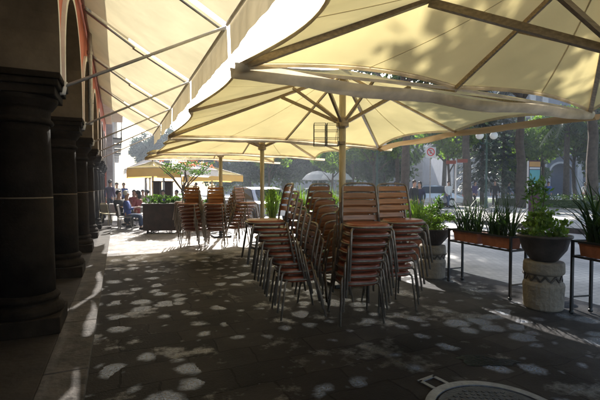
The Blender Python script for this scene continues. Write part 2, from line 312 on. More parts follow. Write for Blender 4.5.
M = dict(
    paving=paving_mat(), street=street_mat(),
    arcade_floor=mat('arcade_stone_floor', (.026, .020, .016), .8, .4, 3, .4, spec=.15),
    kerb=mat('kerb_stone', (.06, .051, .045), .85, .6, 4, .7, spec=.25),
    park=mat('park_paving', (.45, .43, .40), .8, .2, 2, .2),
    column=column_mat(),
    joint=mat('pale_mortar_joint', (.12, .085, .05), .8),
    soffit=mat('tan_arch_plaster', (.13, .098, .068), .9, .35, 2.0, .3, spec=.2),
    red=mat('red_plaster', (.50, .14, .09), .85, .18, 2, .2),
    white=mat('white_plaster', (.66, .63, .58), .8, .12, 2.5, .2),
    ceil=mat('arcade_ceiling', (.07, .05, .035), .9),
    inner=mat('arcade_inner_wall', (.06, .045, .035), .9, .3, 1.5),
    greystone=mat('carved_grey_stone', (.32, .31, .31), .85, .3, 1.2, .6, bscale=3),
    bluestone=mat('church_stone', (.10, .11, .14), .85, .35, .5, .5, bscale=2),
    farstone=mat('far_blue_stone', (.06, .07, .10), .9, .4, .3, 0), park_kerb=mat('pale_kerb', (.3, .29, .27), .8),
    palewall=mat('pale_wall', (.6, .55, .5), .85),
    glass_dark=mat('dark_window_glass', (.03, .035, .045), .15, .2, 1, 0),
    canopy=fabric('cream_canvas', (.58, .49, .235), .44, .12, 1.1),
    awning=fabric('awning_canvas', (.66, .58, .37), .46, .10),
    valance=fabric('awning_valance_canvas', (.60, .51, .33), .42),
    gutter=fabric('gutter_canvas', (.70, .61, .44), .5, .18, 6),
    brown_gutter=fabric('brown_gutter_canvas', (.40, .27, .13), .35),
    yellow=fabric('yellow_canvas', (.80, .55, .18), .5),
    whitecanvas=fabric('white_canvas', (.85, .83, .8), .5),
    ribwood=woodmat('varnished_rib_wood', (.50, .37, .22), .5),
    polewood=woodmat('varnished_pole_wood', (.62, .50, .31), .5, 2),
    steel=mat('grey_steel', (.32, .30, .28), .4, .2, 20, .02, metal=.6),
    palesteel=mat('pale_painted_steel', (.5, .47, .44), .5, .15, 12, .02),
    chairsteel=mat('worn_tube_steel', (.26, .215, .175), .36, .35, 25, .03, metal=.45),
    iron=mat('black_painted_iron', (.018, .018, .02), .45, .3, 20, .1),
    slat=woodmat('red_brown_slats', (.42, .18, .065), .38, 0, .35),
    seat=mat('red_brown_seat', (.33, .085, .04), .36, .3, 9, .06, coat=.3),
    terracotta=mat('terracotta', (.38, .13, .06), .75, .3, 8, .2),
    darkpot=mat('dark_clay', (.05, .038, .032), .6, .5, 9, .3),
    carved=mat('carved_pale_stone', (.17, .14, .11), .9, .55, 7, .9, bscale=22, col2=(.27, .235, .19)),
    soil=mat('soil', (.05, .035, .025), .95),
    rust=mat('rusty_dark_metal', (.04, .024, .018), .6, .6, 4, .2),
    bark=mat('bark', (.09, .07, .055), .9, .4, 6, .6),
    leaf_dark=leafmat('dark_leaves', (.022, .045, .016), (.06, .10, .03)),
    leaf_mid=leafmat('mid_leaves', (.04, .085, .02), (.10, .17, .045), .42),
    leaf_lime=leafmat('lime_leaves', (.06, .11, .022), (.17, .24, .05), .45),
    leaf_blade=leafmat('blade_leaves', (.012, .030, .010), (.05, .09, .025), .22),
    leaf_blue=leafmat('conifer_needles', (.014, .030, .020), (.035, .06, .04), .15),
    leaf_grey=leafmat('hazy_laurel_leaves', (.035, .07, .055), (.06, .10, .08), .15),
    petal=leafmat('pink_petals', (.6, .12, .2), (.75, .3, .35), .4),
    hedge=leafmat('hedge_leaves', (.03, .06, .015), (.1, .15, .04), .3),
    castiron=mat('cast_iron_cover', (.07, .075, .085), .42, .4, 14, .5, metal=.5, bscale=60),
    ironframe=mat('worn_iron_frame', (.30, .31, .34), .38, .3, 14, .3, metal=.7),
    signwhite=mat('white_sign_enamel', (.55, .55, .55), .4, .05, 3, 0),
    signred=mat('red_sign_enamel', (.6, .03, .03), .4, .1, 3, 0),
    signblack=mat('black_sign_enamel', (.02, .02, .02), .4, .1, 3, 0),
    orange=mat('orange_panel', (.50, .27, .09), .5, .1, 3, 0),
    teal=mat('teal_panel', (.12, .35, .36), .5, .1, 3, 0),
    maroon=mat('maroon_panel', (.07, .015, .03), .5, .1, 3, 0),
    lampgreen=mat('green_lamp_iron', (.02, .07, .05), .5, .2, 5, .05),
    globe=mat('opal_glass_globe', (.85, .85, .82), .2, .03, 2, 0),
    brickred=mat('brick_red_panel', (.25, .08, .06), .6, .1, 4, 0),
    skin=mat('skin', (.42, .24, .16), .55, .06, 10, 0), hair=mat('dark_hair', (.02, .015, .012), .6, .2, 30, .1),
    greyhair=mat('white_hair', (.6, .6, .58), .6, .1, 30, .1),
    blue=mat('blue_cloth', (.05, .09, .32), .85, .2, 20, .1), navy=mat('navy_cloth', (.02, .025, .06), .85, .2, 20, .1),
    black=mat('black_cloth', (.015, .015, .017), .85, .2, 20, .1), whitecloth=mat('white_cloth', (.7, .7, .7), .85, .05, 20, .1),
    purple=mat('purple_cloth', (.07, .045, .13), .85, .2, 20, .1), redcloth=mat('red_cloth', (.26, .04, .045), .85, .2, 20, .1),
    khaki=mat('khaki_cloth', (.26, .21, .14), .85, .2, 20, .1), jeans=mat('denim', (.06, .09, .17), .85, .25, 20, .1),
    shoe=mat('dark_shoe', (.02, .015, .012), .5),
    cream_plastic=mat('cream_plastic', (.65, .55, .33), .5, .05, 5, 0),
    carpaint=mat('silver_car_paint', (.42, .43, .45), .25, .03, 3, 0, metal=.4, coat=1), carwhite=mat('white_car_paint', (.75, .75, .76), .25, .03, 3, 0, coat=1),
    carglass=mat('car_glass', (.02, .025, .03), .06, .1, 2, 0), tyre=mat('tyre_rubber', (.02, .02, .02), .8), rim=mat('wheel_rim', (.4, .4, .42), .3, .1, 5, 0, metal=.9),
    taillight=mat('red_lamp_lens', (.5, .02, .02), .2, .1, 5, 0), headlight=mat('clear_lamp_lens', (.7, .72, .75), .1, .05, 5, 0),
    grass=mat('lawn', (.05, .09, .03), .9, .4, 3, .4),
)

# ------------------------------------------------------------------ ground, street, kerbs
def sheet(name, s0, s1, t0, t1, z, m, n=1):
    o = thing  # noqa
    b = MB(); nx = ny = n
    vs = [(s0 + (s1 - s0) * i / nx, t0 + (t1 - t0) * j / ny, 0) for i in range(nx + 1) for j in range(ny + 1)]
    b.add(vs, [(i * (ny + 1) + j, (i + 1) * (ny + 1) + j, (i + 1) * (ny + 1) + j + 1, i * (ny + 1) + j + 1) for i in range(nx) for j in range(ny)])
    q = b.build(name, m); q.rotation_euler = (0, 0, A); q.location = (0, 0, z); q['kind'] = 'structure'
    return q
sheet('ground', -400, 400, -200, 600, -.012, M['street'])
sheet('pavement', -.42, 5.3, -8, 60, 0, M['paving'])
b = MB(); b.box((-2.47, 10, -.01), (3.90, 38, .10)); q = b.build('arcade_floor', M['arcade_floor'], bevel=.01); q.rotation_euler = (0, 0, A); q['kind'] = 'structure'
b = MB()
random.seed(5)
t = -8
while t < 29:
    L = random.uniform(.8, 1.3); b.box((-.37, t + L / 2, -.003), (.30, L - .008, .096)); t += L
q = b.build('kerb', M['kerb'], bevel=.008); q.rotation_euler = (0, 0, A); q['kind'] = 'structure'
sheet('park_ground', 13.2, 110, -30, 120, .14, M['park'])
b = MB(); b.box((13.1, 45, .06), (.2, 150, .18)); q = b.build('park_kerb', M['kerb'], bevel=.02); q.rotation_euler = (0, 0, A); q['kind'] = 'structure'
for (s0, s1, t0, t1) in ((26, 31, 2, 16), (29, 40, 24, 40)):
    q = sheet('lawn', s0, s1, t0, t1, .17, M['grass'])

# ------------------------------------------------------------------ arcade building with its columns
arc = thing('arcade_building', (0, 0, 0), A, 'long arcaded building with dark round stone columns and red plaster above its arches', 'building')
SP, T0 = 2.65, 4.66
SC = -.82                                   # column centre line
FS, BS = -.52, -1.12                        # front and back face of the arcade wall
colT = [T0 + SP * k for k in range(-3, 8)]
proto = None
def column(t):
    global proto
    r = .235
    if proto:
        c = copy_tree(proto, arc); c.location = (SC, t, 0); c.rotation_euler = (0, 0, random.uniform(0, 6)) if 0 else (0, 0, 0); return
    sh = MB(); sh.lathe([(r * 1.03, .40), (r * 1.0, .8), (r * .99, 1.315), (r * .975, 1.318), (r * .975, 1.332), (r * .985, 1.335), (r * .93, 1.95), (r * .92, 2.03)], n=40)
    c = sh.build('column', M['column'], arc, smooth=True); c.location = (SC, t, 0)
    jn = MB(); jn.lathe([(r * .985, 1.318), (r * .99, 1.325), (r * .985, 1.332)], n=40); jn.build('mortar_joint', M['joint'], c, smooth=True)
    bs = MB(); bs.box((0, 0, .12), (.62, .62, .16)); 
    bs.lathe([(r * 1.28, .20), (r * 1.34, .225), (r * 1.34, .26), (r * 1.26, .29), (r * 1.12, .31), (r * 1.12, .33), (r * 1.2, .345), (r * 1.2, .37), (r * 1.1, .395), (r * 1.03, .405)], n=40)
    bs.build('base', M['column'], c, bevel=.012)
    cp = MB(); cp.lathe([(r * .93, 2.03), (r * 1.03, 2.035), (r * 1.08, 2.055), (r * 1.03, 2.08), (r * .95, 2.09), (r * .95, 2.17), (r * 1.05, 2.19), (r * 1.22, 2.25), (r * 1.25, 2.29)], n=40)
    cp.box((0, 0, 2.33), (.60, .60, .08)); cp.box((0, 0, 2.40), (.66, .66, .06)); cp.box((0, 0, 2.46), (.70, .70, .06))
    cp.build('capital', M['column'], c, bevel=.012)
    proto = c
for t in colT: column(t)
# arched wall: red spandrels with white archivolts and tan soffits
SPR, RAD, NA, TOPZ = 2.70, 1.08, 20, 8.6
fr = MB(); so_ = MB(); av = MB(); bk = MB()
for k in range(len(colT) - 1):
    tc_ = (colT[k] + colT[k + 1]) / 2; h = SP / 2
    pts = [(tc_ - RAD, 2.49)] + [(tc_ - RAD * math.cos(math.pi * i / NA), SPR + RAD * math.sin(math.pi * i / NA)) for i in range(NA + 1)] + [(tc_ + RAD, 2.49)]
    out = [(tc_ - RAD - .09, 2.49)] + [(tc_ - (RAD + .09) * math.cos(math.pi * i / NA), SPR + (RAD + .09) * math.sin(math.pi * i / NA)) for i in range(NA + 1)] + [(tc_ + RAD + .13, 2.49)]
    n = len(pts); av = MB()
    # front face from outer arch line up to the top / sideways to the bay edge
    for i in range(n - 1):
        (a0, z0), (a1, z1) = out[i], out[i + 1]
        fr.add([(FS, a0, z0), (FS, a1, z1), (FS, a1, TOPZ), (FS, a0, TOPZ)], [(0, 1, 2, 3)])
        (c0, y0), (c1, y1) = pts[i], pts[i + 1]
        av.add([(FS + .04, c0, y0), (FS + .04, c1, y1), (FS + .04, a1, z1), (FS + .04, a0, z0), (FS - .02, a0, z0), (FS - .02, a1, z1)], [(0, 1, 2, 3), (3, 2, 5, 4)])
        so_.add([(FS + .04, c0, y0), (FS + .04, c1, y1), (BS, c1, y1), (BS, c0, y0)], [(0, 3, 2, 1)])
        bk.add([(BS, c0, y0), (BS, c1, y1), (BS, c1, TOPZ), (BS, c0, TOPZ)], [(3, 2, 1, 0)])
    fr.add([(FS, colT[k], 2.49), (FS, out[0][0], 2.49), (FS, out[0][0], TOPZ), (FS, colT[k], TOPZ)], [(0, 1, 2, 3)])
    fr.add([(FS, out[-1][0], 2.49), (FS, colT[k + 1], 2.49), (FS, colT[k + 1], TOPZ), (FS, out[-1][0], TOPZ)], [(0, 1, 2, 3)])
    bk.add([(BS, colT[k], 2.49), (BS, pts[0][0], 2.49), (BS, pts[0][0], TOPZ), (BS, colT[k], TOPZ)], [(3, 2, 1, 0)])
    bk.add([(BS, pts[-1][0], 2.49), (BS, colT[k + 1], 2.49), (BS, colT[k + 1], TOPZ), (BS, pts[-1][0], TOPZ)], [(3, 2, 1, 0)])
    av.build('archivolt', M['white'], arc)
    # imposts undersides
    so_.add([(FS, colT[k], 2.49), (BS, colT[k], 2.49), (BS, pts[0][0], 2.49), (FS, pts[0][0], 2.49)], [(0, 1, 2, 3)])
    so_.add([(FS, colT[k + 1], 2.49), (BS, colT[k + 1], 2.49), (BS, pts[-1][0], 2.49), (FS, pts[-1][0], 2.49)], [(3, 2, 1, 0)])
tA, tB = colT[0], colT[-1]
fr.add([(FS, tB, 0), (FS - .001, tB, TOPZ), (-6.5, tB, TOPZ), (-6.5, tB, 0)], [(0, 1, 2, 3)])
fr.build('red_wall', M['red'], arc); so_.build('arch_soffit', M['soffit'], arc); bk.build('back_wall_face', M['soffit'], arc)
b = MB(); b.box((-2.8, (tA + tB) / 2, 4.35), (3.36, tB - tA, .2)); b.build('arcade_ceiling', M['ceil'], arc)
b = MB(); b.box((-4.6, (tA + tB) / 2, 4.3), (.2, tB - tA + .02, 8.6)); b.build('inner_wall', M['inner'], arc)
b = MB(); b.box((-2.6, tA - .1, 4.3), (4.2, .2, 8.6)); b.build('end_wall', M['inner'], arc)
b = MB(); b.box((-2.5, (tA + tB) / 2, TOPZ + .1), (4.9, tB - tA + .4, .2)); b.box((-.40, (tA + tB) / 2, TOPZ - .12), (.24, tB - tA, .24)); b.build('roof', M['white'], arc, bevel=.02)
b = MB(); b.box((-.12, (tA + tB) / 2, 4.93), (.80, tB - tA, .14)); b.box((-.37, (tA + tB) / 2, 4.80), (.30, tB - tA, .12)); b.build('cornice', M['white'], arc, bevel=.02)  # added ledge, unseen above the awnings, deep enough to shade them by the wall
# windows of the upper floor
for k in range(len(colT) - 1):
    tc_ = (colT[k] + colT[k + 1]) / 2
    b = MB(); b.box((FS + .025, tc_, 6.5), (.05, 1.0, 2.2)); wd = b.build('window', M['white'], arc)
    b = MB(); b.box((FS + .055, tc_, 6.5), (.02, .76, 1.95)); b.build('pane', M['glass_dark'], wd)
# drain pipe and brackets in front of the wall
b = MB(); b.tube([(-.44, 8.45, 2.6), (-.44, 8.45, 8.3)], .04, 10)
for z in (3.0, 3.9, 5.6): b.tube([(-.44, 8.45, z), (-.44, 8.45, z + .06)], .052, 10)
b.build('drain_pipe', M['steel'], arc, smooth=False)
b = MB()
for k in range(3, 9):
    for z in (2.95, 3.5):
        pass
    b.tube([(BS + .2, colT[k] + .28, 2.78), (BS + .2, colT[k + 1] - .28 if k + 1 < len(colT) else colT[k], 2.78)], .012, 6)
b.build('tie_rod', M['steel'], arc)

# far buildings closing the left side of the street
def facade_block(name, s0, t0, t1, hgt, m, label, nb, nf, depth=12, balconies=True, cat='building', trim=None):
    o = thing(name, (0, 0, 0), A, label, cat)
    b = MB(); b.box((s0 - depth / 2, (t0 + t1) / 2, hgt / 2), (depth, t1 - t0, hgt)); b.build('wall', m, o)
    b = MB(); tr = trim or m
    b.box((s0 + .1, (t0 + t1) / 2, hgt - .15), (.9, t1 - t0 + .4, .3)); b.box((s0 + .0, (t0 + t1) / 2, hgt - .5), (.5, t1 - t0 + .2, .3))
    for f in range(1, nf): b.box((s0, (t0 + t1) / 2, hgt * f / nf), (.4, t1 - t0 + .1, .22))
    for i in range(nb + 1): b.box((s0 + .06, t0 + .2 + (t1 - t0 - .4) * i / nb, hgt / 2 - .4), (.3, .36, hgt - 1.0))
    b.build('cornice', tr, o, bevel=.03)
    for f in range(nf):
        for i in range(nb):
            tc_ = t0 + (t1 - t0) * (i + .5) / nb; zc = hgt * (f + .5) / nf - .1; wh = hgt / nf * .55; ww = (t1 - t0) / nb * .42
            q = MB(); q.box((s0 + .04, tc_, zc), (.12, ww + .3, wh + .3)); fm = q.build('window', M['white'], o)
            q = MB(); q.box((s0 + .09, tc_, zc), (.06, ww, wh)); q.build('pane', M['glass_dark'], fm)
            if balconies and f > 0:
                q = MB(); q.box((s0 + .35, tc_, zc - wh / 2 - .1), (.7, ww + .6, .1))
                for j in range(9): q.box((s0 + .67, tc_ + (ww + .5) * (j / 8 - .5), zc - wh / 2 + .35), (.025, .025, .85))
                q.box((s0 + .67, tc_, zc - wh / 2 + .8), (.04, ww + .56, .04)); q.build('balcony', M['iron'], o)
    return o
facade_block('stone_mansion', -.42, 24.2, 38, 10.8, M['greystone'], 'grey carved stone building with iron balconies beyond the arcade', 4, 3)
facade_block('street_house', -.5, 38.5, 60, 8.2, M['palewall'], 'pale house farther down the street behind the standing people', 6, 2)

# ------------------------------------------------------------------ awnings over the walk
awn_words = ['first', 'second', 'third', 'fourth', 'fifth', 'sixth', 'seventh']
seams = [T0 + SP * k for k in range(-2, 5)]
SF, ZF, SB, ZB = 1.17, 3.32, -.46, 4.32
for k in range(len(seams) - 1):
    g0, g1 = seams[k] + .05, seams[k + 1] - .07
    lab = 'cream canvas awning on the arcade wall, ' + ['out of sight overhead', 'largest, in the top left corner', 'between the two nearest support poles', 'just beyond the second support pole', 'just beyond the third support pole', 'farthest one, ending against the sky'][k]
    aw = thing('awning', (0, 0, 0), A, lab, 'awning', 'cream awnings along the arcade wall')
    b = MB(); ns, ntt = 12, 10
    for i in range(ns + 1):
        for j in range(ntt + 1):
            u, v = i / ns, j / ntt
            s = SB + (SF - SB) * u; z = ZB + (ZF - ZB) * u - .07 * math.sin(math.pi * u) * (.5 + .5 * math.sin(math.pi * v)) + .008 * math.sin(v * 31 + u * 4)
            b.v.append((s, g0 + (g1 - g0) * v, z))
    for i in range(ns):
        for j in range(ntt): b.f.append((i * (ntt + 1) + j, (i + 1) * (ntt + 1) + j, (i + 1) * (ntt + 1) + j + 1, i * (ntt + 1) + j + 1)); b.m.append(0)
    b.build('canvas', M['awning'], aw, smooth=True)
    b = MB(); N = 40; cols = 4
    for i in range(N + 1):
        for j in range(cols + 1):
            t_ = g0 + (g1 - g0) * i / N; dz = .35 * j / cols
            if j == cols: dz += .012 * math.sin(i / N * math.pi * 2 * 1.5)
            b.v.append((SF + .03 + .012 * math.sin(i * .35 + k) * j / cols + .005 * math.sin(i * 1.31) * j / cols, t_, ZF - .01 - dz))
    for i in range(N):
        for j in range(cols): b.f.append((i * (cols + 1) + j, (i + 1) * (cols + 1) + j, (i + 1) * (cols + 1) + j + 1, i * (cols + 1) + j + 1)); b.m.append(0)
    b.build('valance', M['valance'], aw, smooth=True)
    b = MB(); b.tube([(SF, g0, ZF - .02), (SF, g1, ZF - .02)], .022, 8); b.build('front_bar', M['palesteel'], aw, smooth=True)
    b = MB(); b.tube([(SB + .02, g0, ZB + .03), (SB + .02, g1, ZB + .03)], .05, 10); b.build('roller', M['steel'], aw, smooth=True)
    b = MB()
    b.tube([(SB, g0 + .03, ZB - .03), (SB + .75, g0 + .03, ZB - .53)], .02, 8); b.tube([(SB + .72, g0 + .03, ZB - .54), (SF, g0 + .02, ZF - .05)], .014, 8); b.build('side_arm', M['steel'], aw, smooth=True)
    b = MB(); b.tube([(FS + .06, seams[k + 1] - .02, 2.44), (SF, seams[k + 1] - .02, ZF - .03)], .017, 8); b.tube([(FS + .01, seams[k + 1] - .02, 2.36), (FS + .04, seams[k + 1] - .02, 2.36), (FS + .06, seams[k + 1] - .02, 2.48)], .02, 6); b.build('support_pole', M['palesteel'], aw, smooth=True)

# ------------------------------------------------------------------ parasols
def parasol(label, sc, tc_, hs, ht, ze=2.34, za=3.16, hub=2.40, pole_r=.05, gutters=(), m=None, valance=0, name='patio_umbrella', group='cream canvas umbrellas over the terrace', base=True, rot=A, origin=None, scal=.13, lift=.13, gq=.15, gsag=-.055, sq=.31):
    m = m or M['canopy']
    loc = origin if origin is not None else P(sc, tc_)
    o = thing(name, loc, rot, label, 'umbrella', group)
    tips = [(hs, ht), (0, ht), (-hs, ht), (-hs, 0), (-hs, -ht), (0, -ht), (hs, -ht), (hs, 0)]
    zt = []
    for i in range(8): zt.append(ze if i % 2 == 0 else ze + .06)
    b = MB(); NB, NR = 14, 14
    ring = []
    for i in range(8):
        (x0, y0), (x1, y1) = tips[i], tips[(i + 1) % 8]
        for j in range(NB):
            u = j / NB; sg = math.sin(math.pi * u)
            side = (x0 == x1)
            x, y = x0 + (x1 - x0) * u, y0 + (y1 - y0) * u
            nx = (-x / hs if abs(x0) == abs(x1) == hs and x0 == x1 else 0); ny = (-y / ht if y0 == y1 and abs(y0) == ht else 0)
            q2 = 1 if side else gq
            ring.append((x + nx * scal * sg, y + ny * scal * sg * q2, zt[i] + (zt[(i + 1) % 8] - zt[i]) * u + lift * sg * .6 * q2, sg))
    n = len(ring); b.v.append((0, 0, za))
    for r in range(1, NR + 1):
        q = r / NR
        for (x, y, z, sg) in ring:
            zz = za + (z - za) * q - sg * .05 * math.sin(math.pi * q) - .03 * math.sin(math.pi * q)
            b.v.append((x * q, y * q, zz))
    for j in range(n): b.f.append((0, 1 + j, 1 + (j + 1) % n)); b.m.append(0)
    for r in range(NR - 1):
        for j in range(n):
            a0 = 1 + r * n; a1 = a0 + n
            b.f.append((a0 + j, a1 + j, a1 + (j + 1) % n, a0 + (j + 1) % n)); b.m.append(0)
    b.build('canopy', m, o, smooth=True)
    b = MB()
    for q_, dz_ in ((1.0, -.006), (1.001, -.034), (.985, -.012)):
        for (x, y, z, sg) in ring: b.v.append((x * q_, y * q_, z + dz_ + (za - z) * (1 - q_)))
    for r in range(2):
        for j in range(n): b.f.append((r * n + j, (r + 1) * n + j, (r + 1) * n + (j + 1) % n, r * n + (j + 1) % n)); b.m.append(0)
    for i in range(8):
        for jj in (7,):
            x, y, z, sg = ring[i * NB + jj]; pd = Vector((-y, x, 0)).normalized() * .007; vs = []
            for r in range(2, NR + 1):
                q_ = r / NR; zz = za + (z - za) * q_ - sg * .05 * math.sin(math.pi * q_) - .03 * math.sin(math.pi * q_) - .006
                vs += [Vector((x * q_, y * q_, zz)) - pd, Vector((x * q_, y * q_, zz)) + pd]
            b.add(vs, [(2 * r, 2 * r + 1, 2 * r + 3, 2 * r + 2) for r in range(NR - 2)])
    b.build('hem', M['gutter'], o)
    if valance:
        b = MB()
        for r in (0, 1):
            for (x, y, z, sg) in ring: b.v.append((x, y, z - r * valance))
        for j in range(n): b.f.append((j, n + j, n + (j + 1) % n, (j + 1) % n)); b.m.append(0)
        b.build('valance', M['yellow'] if m != M['whitecanvas'] else m, o)
    # ribs follow the cloth
    for i, (x, y) in enumerate(tips):
        b = MB(); tip = Vector((x, y, zt[i] - .035)); top = Vector((0, 0, za - .06)); d = tip - top
        wdt = .05 if i % 2 == 0 else .032
        b.bar(top + d * .03, top + d * .99, wdt * .8, wdt * 1.15)
        rb = b.build('rib', M['ribwood'], o)
        b = MB(); q = top + d * (sq if i % 2 == 0 else sq + .05); b.bar(Vector((x * .03, y * .03, hub)), q + Vector((0, 0, -.03)), .036 if i % 2 == 0 else .026, .05 if i % 2 == 0 else .036); b.build('strut', M['ribwood'], rb)
    b = MB(); b.tube([(0, 0, .03), (0, 0, za - .02)], pole_r, 16); b.build('pole', M['polewood'], o, smooth=True)
    b = MB(); b.lathe([(pole_r + .001, za - .12), (pole_r + .05, za - .1), (pole_r + .05, za - .03), (pole_r + .001, za - .02)], n=16); b.build('top_collar', M['ribwood'], o)
    b = MB(); b.lathe([(pole_r + .004, hub - .10), (pole_r + .045, hub - .08), (pole_r + .045, hub + .04), (pole_r + .004, hub + .07)], n=16)
    b.build('hub', M['ribwood'], o)
    b = MB(); b.lathe([(.03, za - .01), (.05, za + .02), (.03, za + .1), (0, za + .14)], n=12); b.build('finial', M['ribwood'], o, smooth=True)
    if base:
        b = MB(); b.box((0, 0, .03), (.5, .5, .05)); b.tube([(0, 0, .05), (0, 0, .38)], pole_r + .012, 16); b.build('base', M['iron'], o, bevel=.008)
        b = MB(); b.tube([(.30 * math.cos(a), .30 * math.sin(a), .11) for a in [2 * math.pi * i / 28 for i in range(28)]], .014, 8, closed=True)
        b.build('base_ring', M['iron'], o, smooth=True)
    for (gs0, gt0, gs1, gt1, mt, wd_, ext) in gutters:
        b = MB(); a = Vector((gs0, gt0, ze - .02)); c = Vector((gs1, gt1, ze - .02)); d = (c - a); L = d.length; d.normalize(); sx = d.cross(Vector((0, 0, 1)))
        N, K = 36, 10
        for i in range(N + 1):
            p = a + d * (L + ext) * i / N
            ph = i / N
            sag = gsag * math.sin(math.pi * ph) + .010 * math.sin(ph * 17 + gs0)
            for j in range(K + 1):
                an = math.pi * j / K
                b.v.append(tuple(p + sx * (math.cos(an) * wd_ * (1 + .18 * math.sin(ph * 11)) + .012 * math.sin(ph * 19 + j * .9)) + Vector((0, 0, -math.sin(an) * (wd_ * 1.15 + .014 * math.sin(ph * 23 + j * 1.3)) - sag))))
        for i in range(N):
            for j in range(K): b.f.append((i * (K + 1) + j, (i + 1) * (K + 1) + j, (i + 1) * (K + 1) + j + 1, i * (K + 1) + j + 1)); b.m.append(0)
        b.build('rain_gutter', M[mt], o, smooth=True)
    return o
HS = 2.21
parasol('cream square umbrella filling the top right, its ribs seen from below', 2.95, 1.49, 2.13, 1.41, za=3.14, gq=.5, scal=.26, gsag=.03, sq=.47, hub=2.30, base=False,
        gutters=[(-2.17, 1.43, 2.15, 1.43, 'gutter', .072, 0)])
pA = parasol('large cream umbrella in the centre over the nearest chair stacks', 3.02, 5.12, HS, 2.19,
        scal=.17, gutters=[(-HS, 2.22, HS, 2.22, 'gutter', .06, .35), (HS + .04, 2.2, HS + .04, -2.2, 'brown_gutter', .07, 0)])
parasol('cream umbrella behind the central one, its pole right of the rear chair stacks', 3.10, 8.95, HS, 1.61, ze=2.32, za=3.0,
        gutters=[(-HS, 1.63, HS, 1.63, 'gutter', .055, .3)])
parasol('farthest cream umbrella of the terrace row, its pole rising from the rear chair stacks', 2.72, 11.5, 2.0, .9, ze=2.30, za=2.85,
        gutters=[(-2.0, .92, 2.0, .92, 'gutter', .05, .2)])
# distant cafe parasols with yellow hanging valances
for (px, Y, hs, ht, ze, za, m, lab, val) in (
    (153, 19.5, 1.15, 1.2, 2.32, 2.75, 'canopy', 'far cafe umbrella with a yellow valance, nearest the street front', .42),
    (188, 20.5, 1.3, 1.2, 2.30, 2.8, 'whitecanvas', 'far pale cafe umbrella above the small flowering tree', .3),
    (150, 27, 1.6, 1.6, 2.6, 3.5, 'whitecanvas', 'far white tented umbrella behind the seated cafe guests', .3),
    (212, 25, 1.6, 1.4, 2.2, 2.8, 'canopy', 'far yellow edged umbrella behind the rear chair stacks', .4)):
    parasol(lab, 0, 0, hs, ht, ze=ze, za=za, hub=2.1, m=M[m], valance=val, group='cafe umbrellas down the street', base=False, origin=at(px, Y), scal=.05, lift=.03)
for (px, Y, lab) in ((318, 34, 'white round parasol in the park, left of the pair'), (336, 33, 'white round parasol in the park, right of the pair')):
    o = thing('park_parasol', at(px, Y, .1), 0, lab, 'umbrella', 'white park parasols')
    b = MB(); b.lathe([(1.35, 2.0), (1.32, 2.1), (1.0, 2.45), (.5, 2.7), (0, 2.78)], n=16); b.build('canopy', M['whitecanvas'], o)
    b = MB(); b.tube([(0, 0, 0), (0, 0, 2.75)], .04, 8); b.build('pole', M['steel'], o)

# wire rack hung on the central pole
o = thing('wire_rack', pA.location + Vector((0, 0, 2.02)), R(180), 'open black wire rack hanging on the pole of the central umbrella', 'rack')
b = MB()
for k, x0 in enumerate((.06, .25)):
    for y in (-.09, .09):
        for z in (.02, .13, .24, .34): b.tube([(x0, y, z), (x0 + .17, y, z)], .004, 6)
        for x in (x0, x0 + .17): b.tube([(x, y, .02), (x, y, .34)], .005, 6)
    for x in (x0, x0 + .17):
        for z in (.02, .34): b.tube([(x, -.09, z), (x, .09, z)], .004, 6)
b.build('wire_cage', M['iron'], o, smooth=True)
b = MB(); b.box((.02, 0, .3), (.10, .14, .04)); b.box((.02, 0, .06), (.10, .14, .04)); b.build('bracket', M['ribwood'], o)

# ------------------------------------------------------------------ chairs
def arc_pts(pts, r, n=4):                   # round the corners of a polyline
    out = [Vector(pts[0])]
    for i in range(1, len(pts) - 1):
        p, a, c = Vector(pts[i]), Vector(pts[i - 1]), Vector(pts[i + 1])
        d1 = (a - p).normalized(); d2 = (c - p).normalized(); q = min(r, (a - p).length / 2, (c - p).length / 2)
        for k in range(n + 1):
            u = k / n; out.append((p + d1 * q) * (1 - u) ** 2 + p * 2 * u * (1 - u) + (p + d2 * q) * u * u)
    out.append(Vector(pts[-1])); return out

